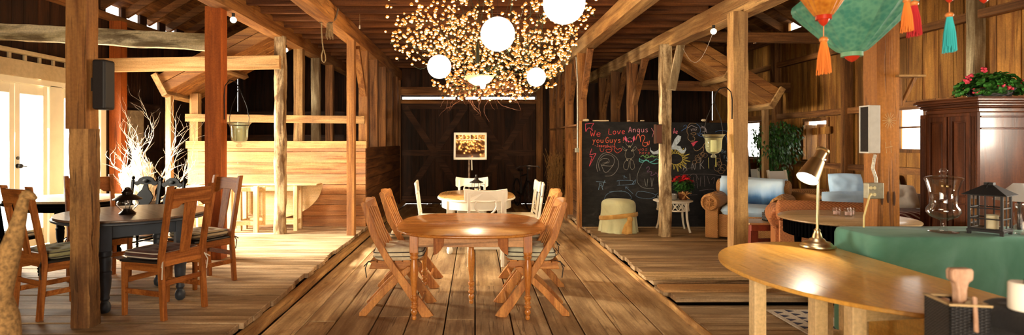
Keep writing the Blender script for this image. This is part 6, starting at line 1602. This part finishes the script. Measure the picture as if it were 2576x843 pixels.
chalk('chalk_hair', (.07,.15,.33), [[(1752,311),(1760,318),(1763,330),(1757,338),(1754,335)], [(1757,340),(1766,344),(1770,339),(1764,336),(1760,342)], [(1720,318),(1726,314),(1728,320),(1720,326),(1714,330)], [(1800,332),(1812,328),(1828,330),(1838,340)], [(1820,340),(1828,346),(1830,360)], [(1767,341),(1772,347)]], 'dark blue chalk hair curls', .006)
chalk('chalk_flower', (.32,.20,.10), [[(x + rx*math.cos(a), y + rx*math.sin(a)) for a in [2*PI*k/12 for k in range(13)]] for x, y, rx in ((1755,397,6),(1762,393,6),(1768,388,5),(1748,408,5),(1775,391,5),(1758,402,7),(1807,404,6),(1811,412,6),(1806,422,9),(1821,422,8),(1815,429,8))] + [[(1811,388),(1813,400),(1816,416)]], 'brown chalk flower rings', .0038)
chalk('chalk_writing', (.44,.43,.42), letters('A', 1719, 413, 14, 16) + letters('N', 1741, 411, 12, 16) + [[(1762,396),(1762,426)], [(1771,404),(1763,416)], [(1763,414),(1772,424)]], 'grey chalk letters ANK', .0042)
chalk('chalk_marks', (.60,.55,.14), [[(1783,397),(1784,424)], [(1801,396),(1801,420)], [(1802,396),(1803,420)]], 'yellow chalk strokes', .006)
chalk('chalk_writing', (.20,.30,.40), letters('Be', 1816, 376, 7, 9) + letters('Fu', 1822, 391, 6, 8) + [[(1827,404),(1833,404)], [(1830,401),(1830,408)]], 'faint blue chalk writing beside the pale post', .004)
chalk('chalk_scribble', (.17,.14,.14), [[(1712,440),(1760,438),(1800,440),(1830,446)], [(1735,445),(1742,438),(1752,440),(1758,452)], [(1745,446),(1748,470)], [(1752,442),(1756,474)], [(1764,444),(1762,468)], [(1772,442),(1774,470)], [(1780,444),(1786,462)], [(1790,452),(1798,446),(1796,462)], [(1760,480),(1790,476),(1800,480)], [(1818,444),(1819,454)], [(1720,436),(1730,425),(1745,421)], [(1740,474),(1738,490)], [(1722,492),(1755,490)]], 'faint grey chalk scribbles right of the poinsettia', .004)
# bits along the top edge
for i, (px_, w_, lb) in enumerate(((1475, .10, 'pale rag lying on the top left corner of the chalkboard'), (1512, .26, 'long thin stick lying on the chalkboard top edge'), (1583, .04, 'chalk stub on the chalkboard top edge, left one'), (1617, .06, 'chalk stub on the chalkboard top edge, right one'), (1772, .07, 'white rag on the chalkboard top edge above the face'))):
    x, z = bp(px_, 305); m = MB()
    if 'rag' in lb: m.cushion((x, YBD + .03, z + .018), w_, .06, .035, pw=3, wr=.01)
    else: m.bar((x - w_/2, YBD + .02, z + .009), (x + w_/2, YBD + .03, z + .010), .018, .016)
    tag(m.out('rag' if 'rag' in lb else ('stick' if 'stick' in lb else 'chalk_stub'), plain('bone_cloth', (.62,.50,.32), .8), smooth=50), lb, 'rag' if 'rag' in lb else ('stick' if 'stick' in lb else 'chalk'))
# ================================================================== LIGHT AND CAMERA
def area(nm, loc, direction, sx, sy, power, col, spread=180):
    l = bpy.data.lights.new(nm, 'AREA'); l.shape = 'RECTANGLE'; l.size = sx; l.size_y = sy; l.energy = power; l.color = col; l.spread = R(spread)
    o = bpy.data.objects.new(nm, l); COL.objects.link(o); o.location = loc
    o.rotation_euler = Vector(direction).to_track_quat('-Z', 'Z').to_euler()
    return o
area('daylight_doors', (-5.95, 7.48, 1.25), (1, .22, -.16), 2.3, 2.1, 380, (1.0, .87, .68), 130)
area('daylight_sidelight', (-5.95, 8.16, 1.35), (1, .07, -.33), .8, 1.9, 620, (1.0, .90, .72), 75)
area('daylight_behind', (-.6, -2.9, 1.5), (.28, 1, .06), 3.1, 2.1, 230, (1.0, .74, .43), 170)
area('daylight_window', (5.95, 3.72, 1.8), (-1, .25, -.1), .72, 1.0, 120, (1.0, .88, .70), 170)
l = bpy.data.lights.new('low_sun', 'SUN'); l.energy = 32.0; l.color = (1, .90, .72); l.angle = R(7)
o = bpy.data.objects.new('low_sun', l); COL.objects.link(o); o.rotation_euler = Vector((1, .05, -.48)).to_track_quat('-Z', 'Y').to_euler()
l = bpy.data.lights.new('desk_lamp_light', 'SPOT'); l.energy = 14; l.color = (1, .82, .6); l.spot_size = R(85); l.shadow_soft_size = .03
o = bpy.data.objects.new('desk_lamp_light', l); COL.objects.link(o); q = Vector((2.435, 3.96, .751)) + hc + hd * .15; o.location = q; o.rotation_euler = hd.to_track_quat('-Z', 'Y').to_euler()
l = bpy.data.lights.new('pendant_light', 'POINT'); l.energy = 75; l.color = (1, .80, .52); l.shadow_soft_size = .05
o = bpy.data.objects.new('pendant_light', l); COL.objects.link(o); o.location = (.09, 6.44, 2.06)
w = bpy.data.worlds.new('sky'); SC.world = w; w.use_nodes = True
bg = w.node_tree.nodes['Background']; bg.inputs[0].default_value = (1.0, .97, .90, 1); bg.inputs[1].default_value = 4.0

cam = bpy.data.cameras.new('camera'); co = bpy.data.objects.new('camera', cam); COL.objects.link(co)
co.location = (0, 0, CZ); co.rotation_euler = (PI/2, 0, 0)
cam.sensor_fit = 'HORIZONTAL'; cam.sensor_width = 36; cam.lens = 36 * FPX / 2576
cam.shift_x = (1288 - VX) / 2576; cam.shift_y = -(421.5 - VY) / 2576
cam.clip_start = .05; cam.clip_end = 100
cam.dof.use_dof = True; cam.dof.focus_distance = 6.0; cam.dof.aperture_fstop = 1.8
SC.camera = co
SC.view_settings.view_transform = 'Standard'; SC.view_settings.look = 'None'; SC.view_settings.gamma = 1.0; SC.view_settings.use_curve_mapping = False
SC.view_settings.exposure = 0.5
cy = SC.cycles
cy.adaptive_threshold = .03
cy.max_bounces = 7; cy.diffuse_bounces = 3; cy.glossy_bounces = 3; cy.transmission_bounces = 6; cy.transparent_max_bounces = 16
cy.caustics_reflective = False; cy.caustics_refractive = False; cy.sample_clamp_indirect = 6.0
cy.use_denoising = True; cy.use_light_tree = True
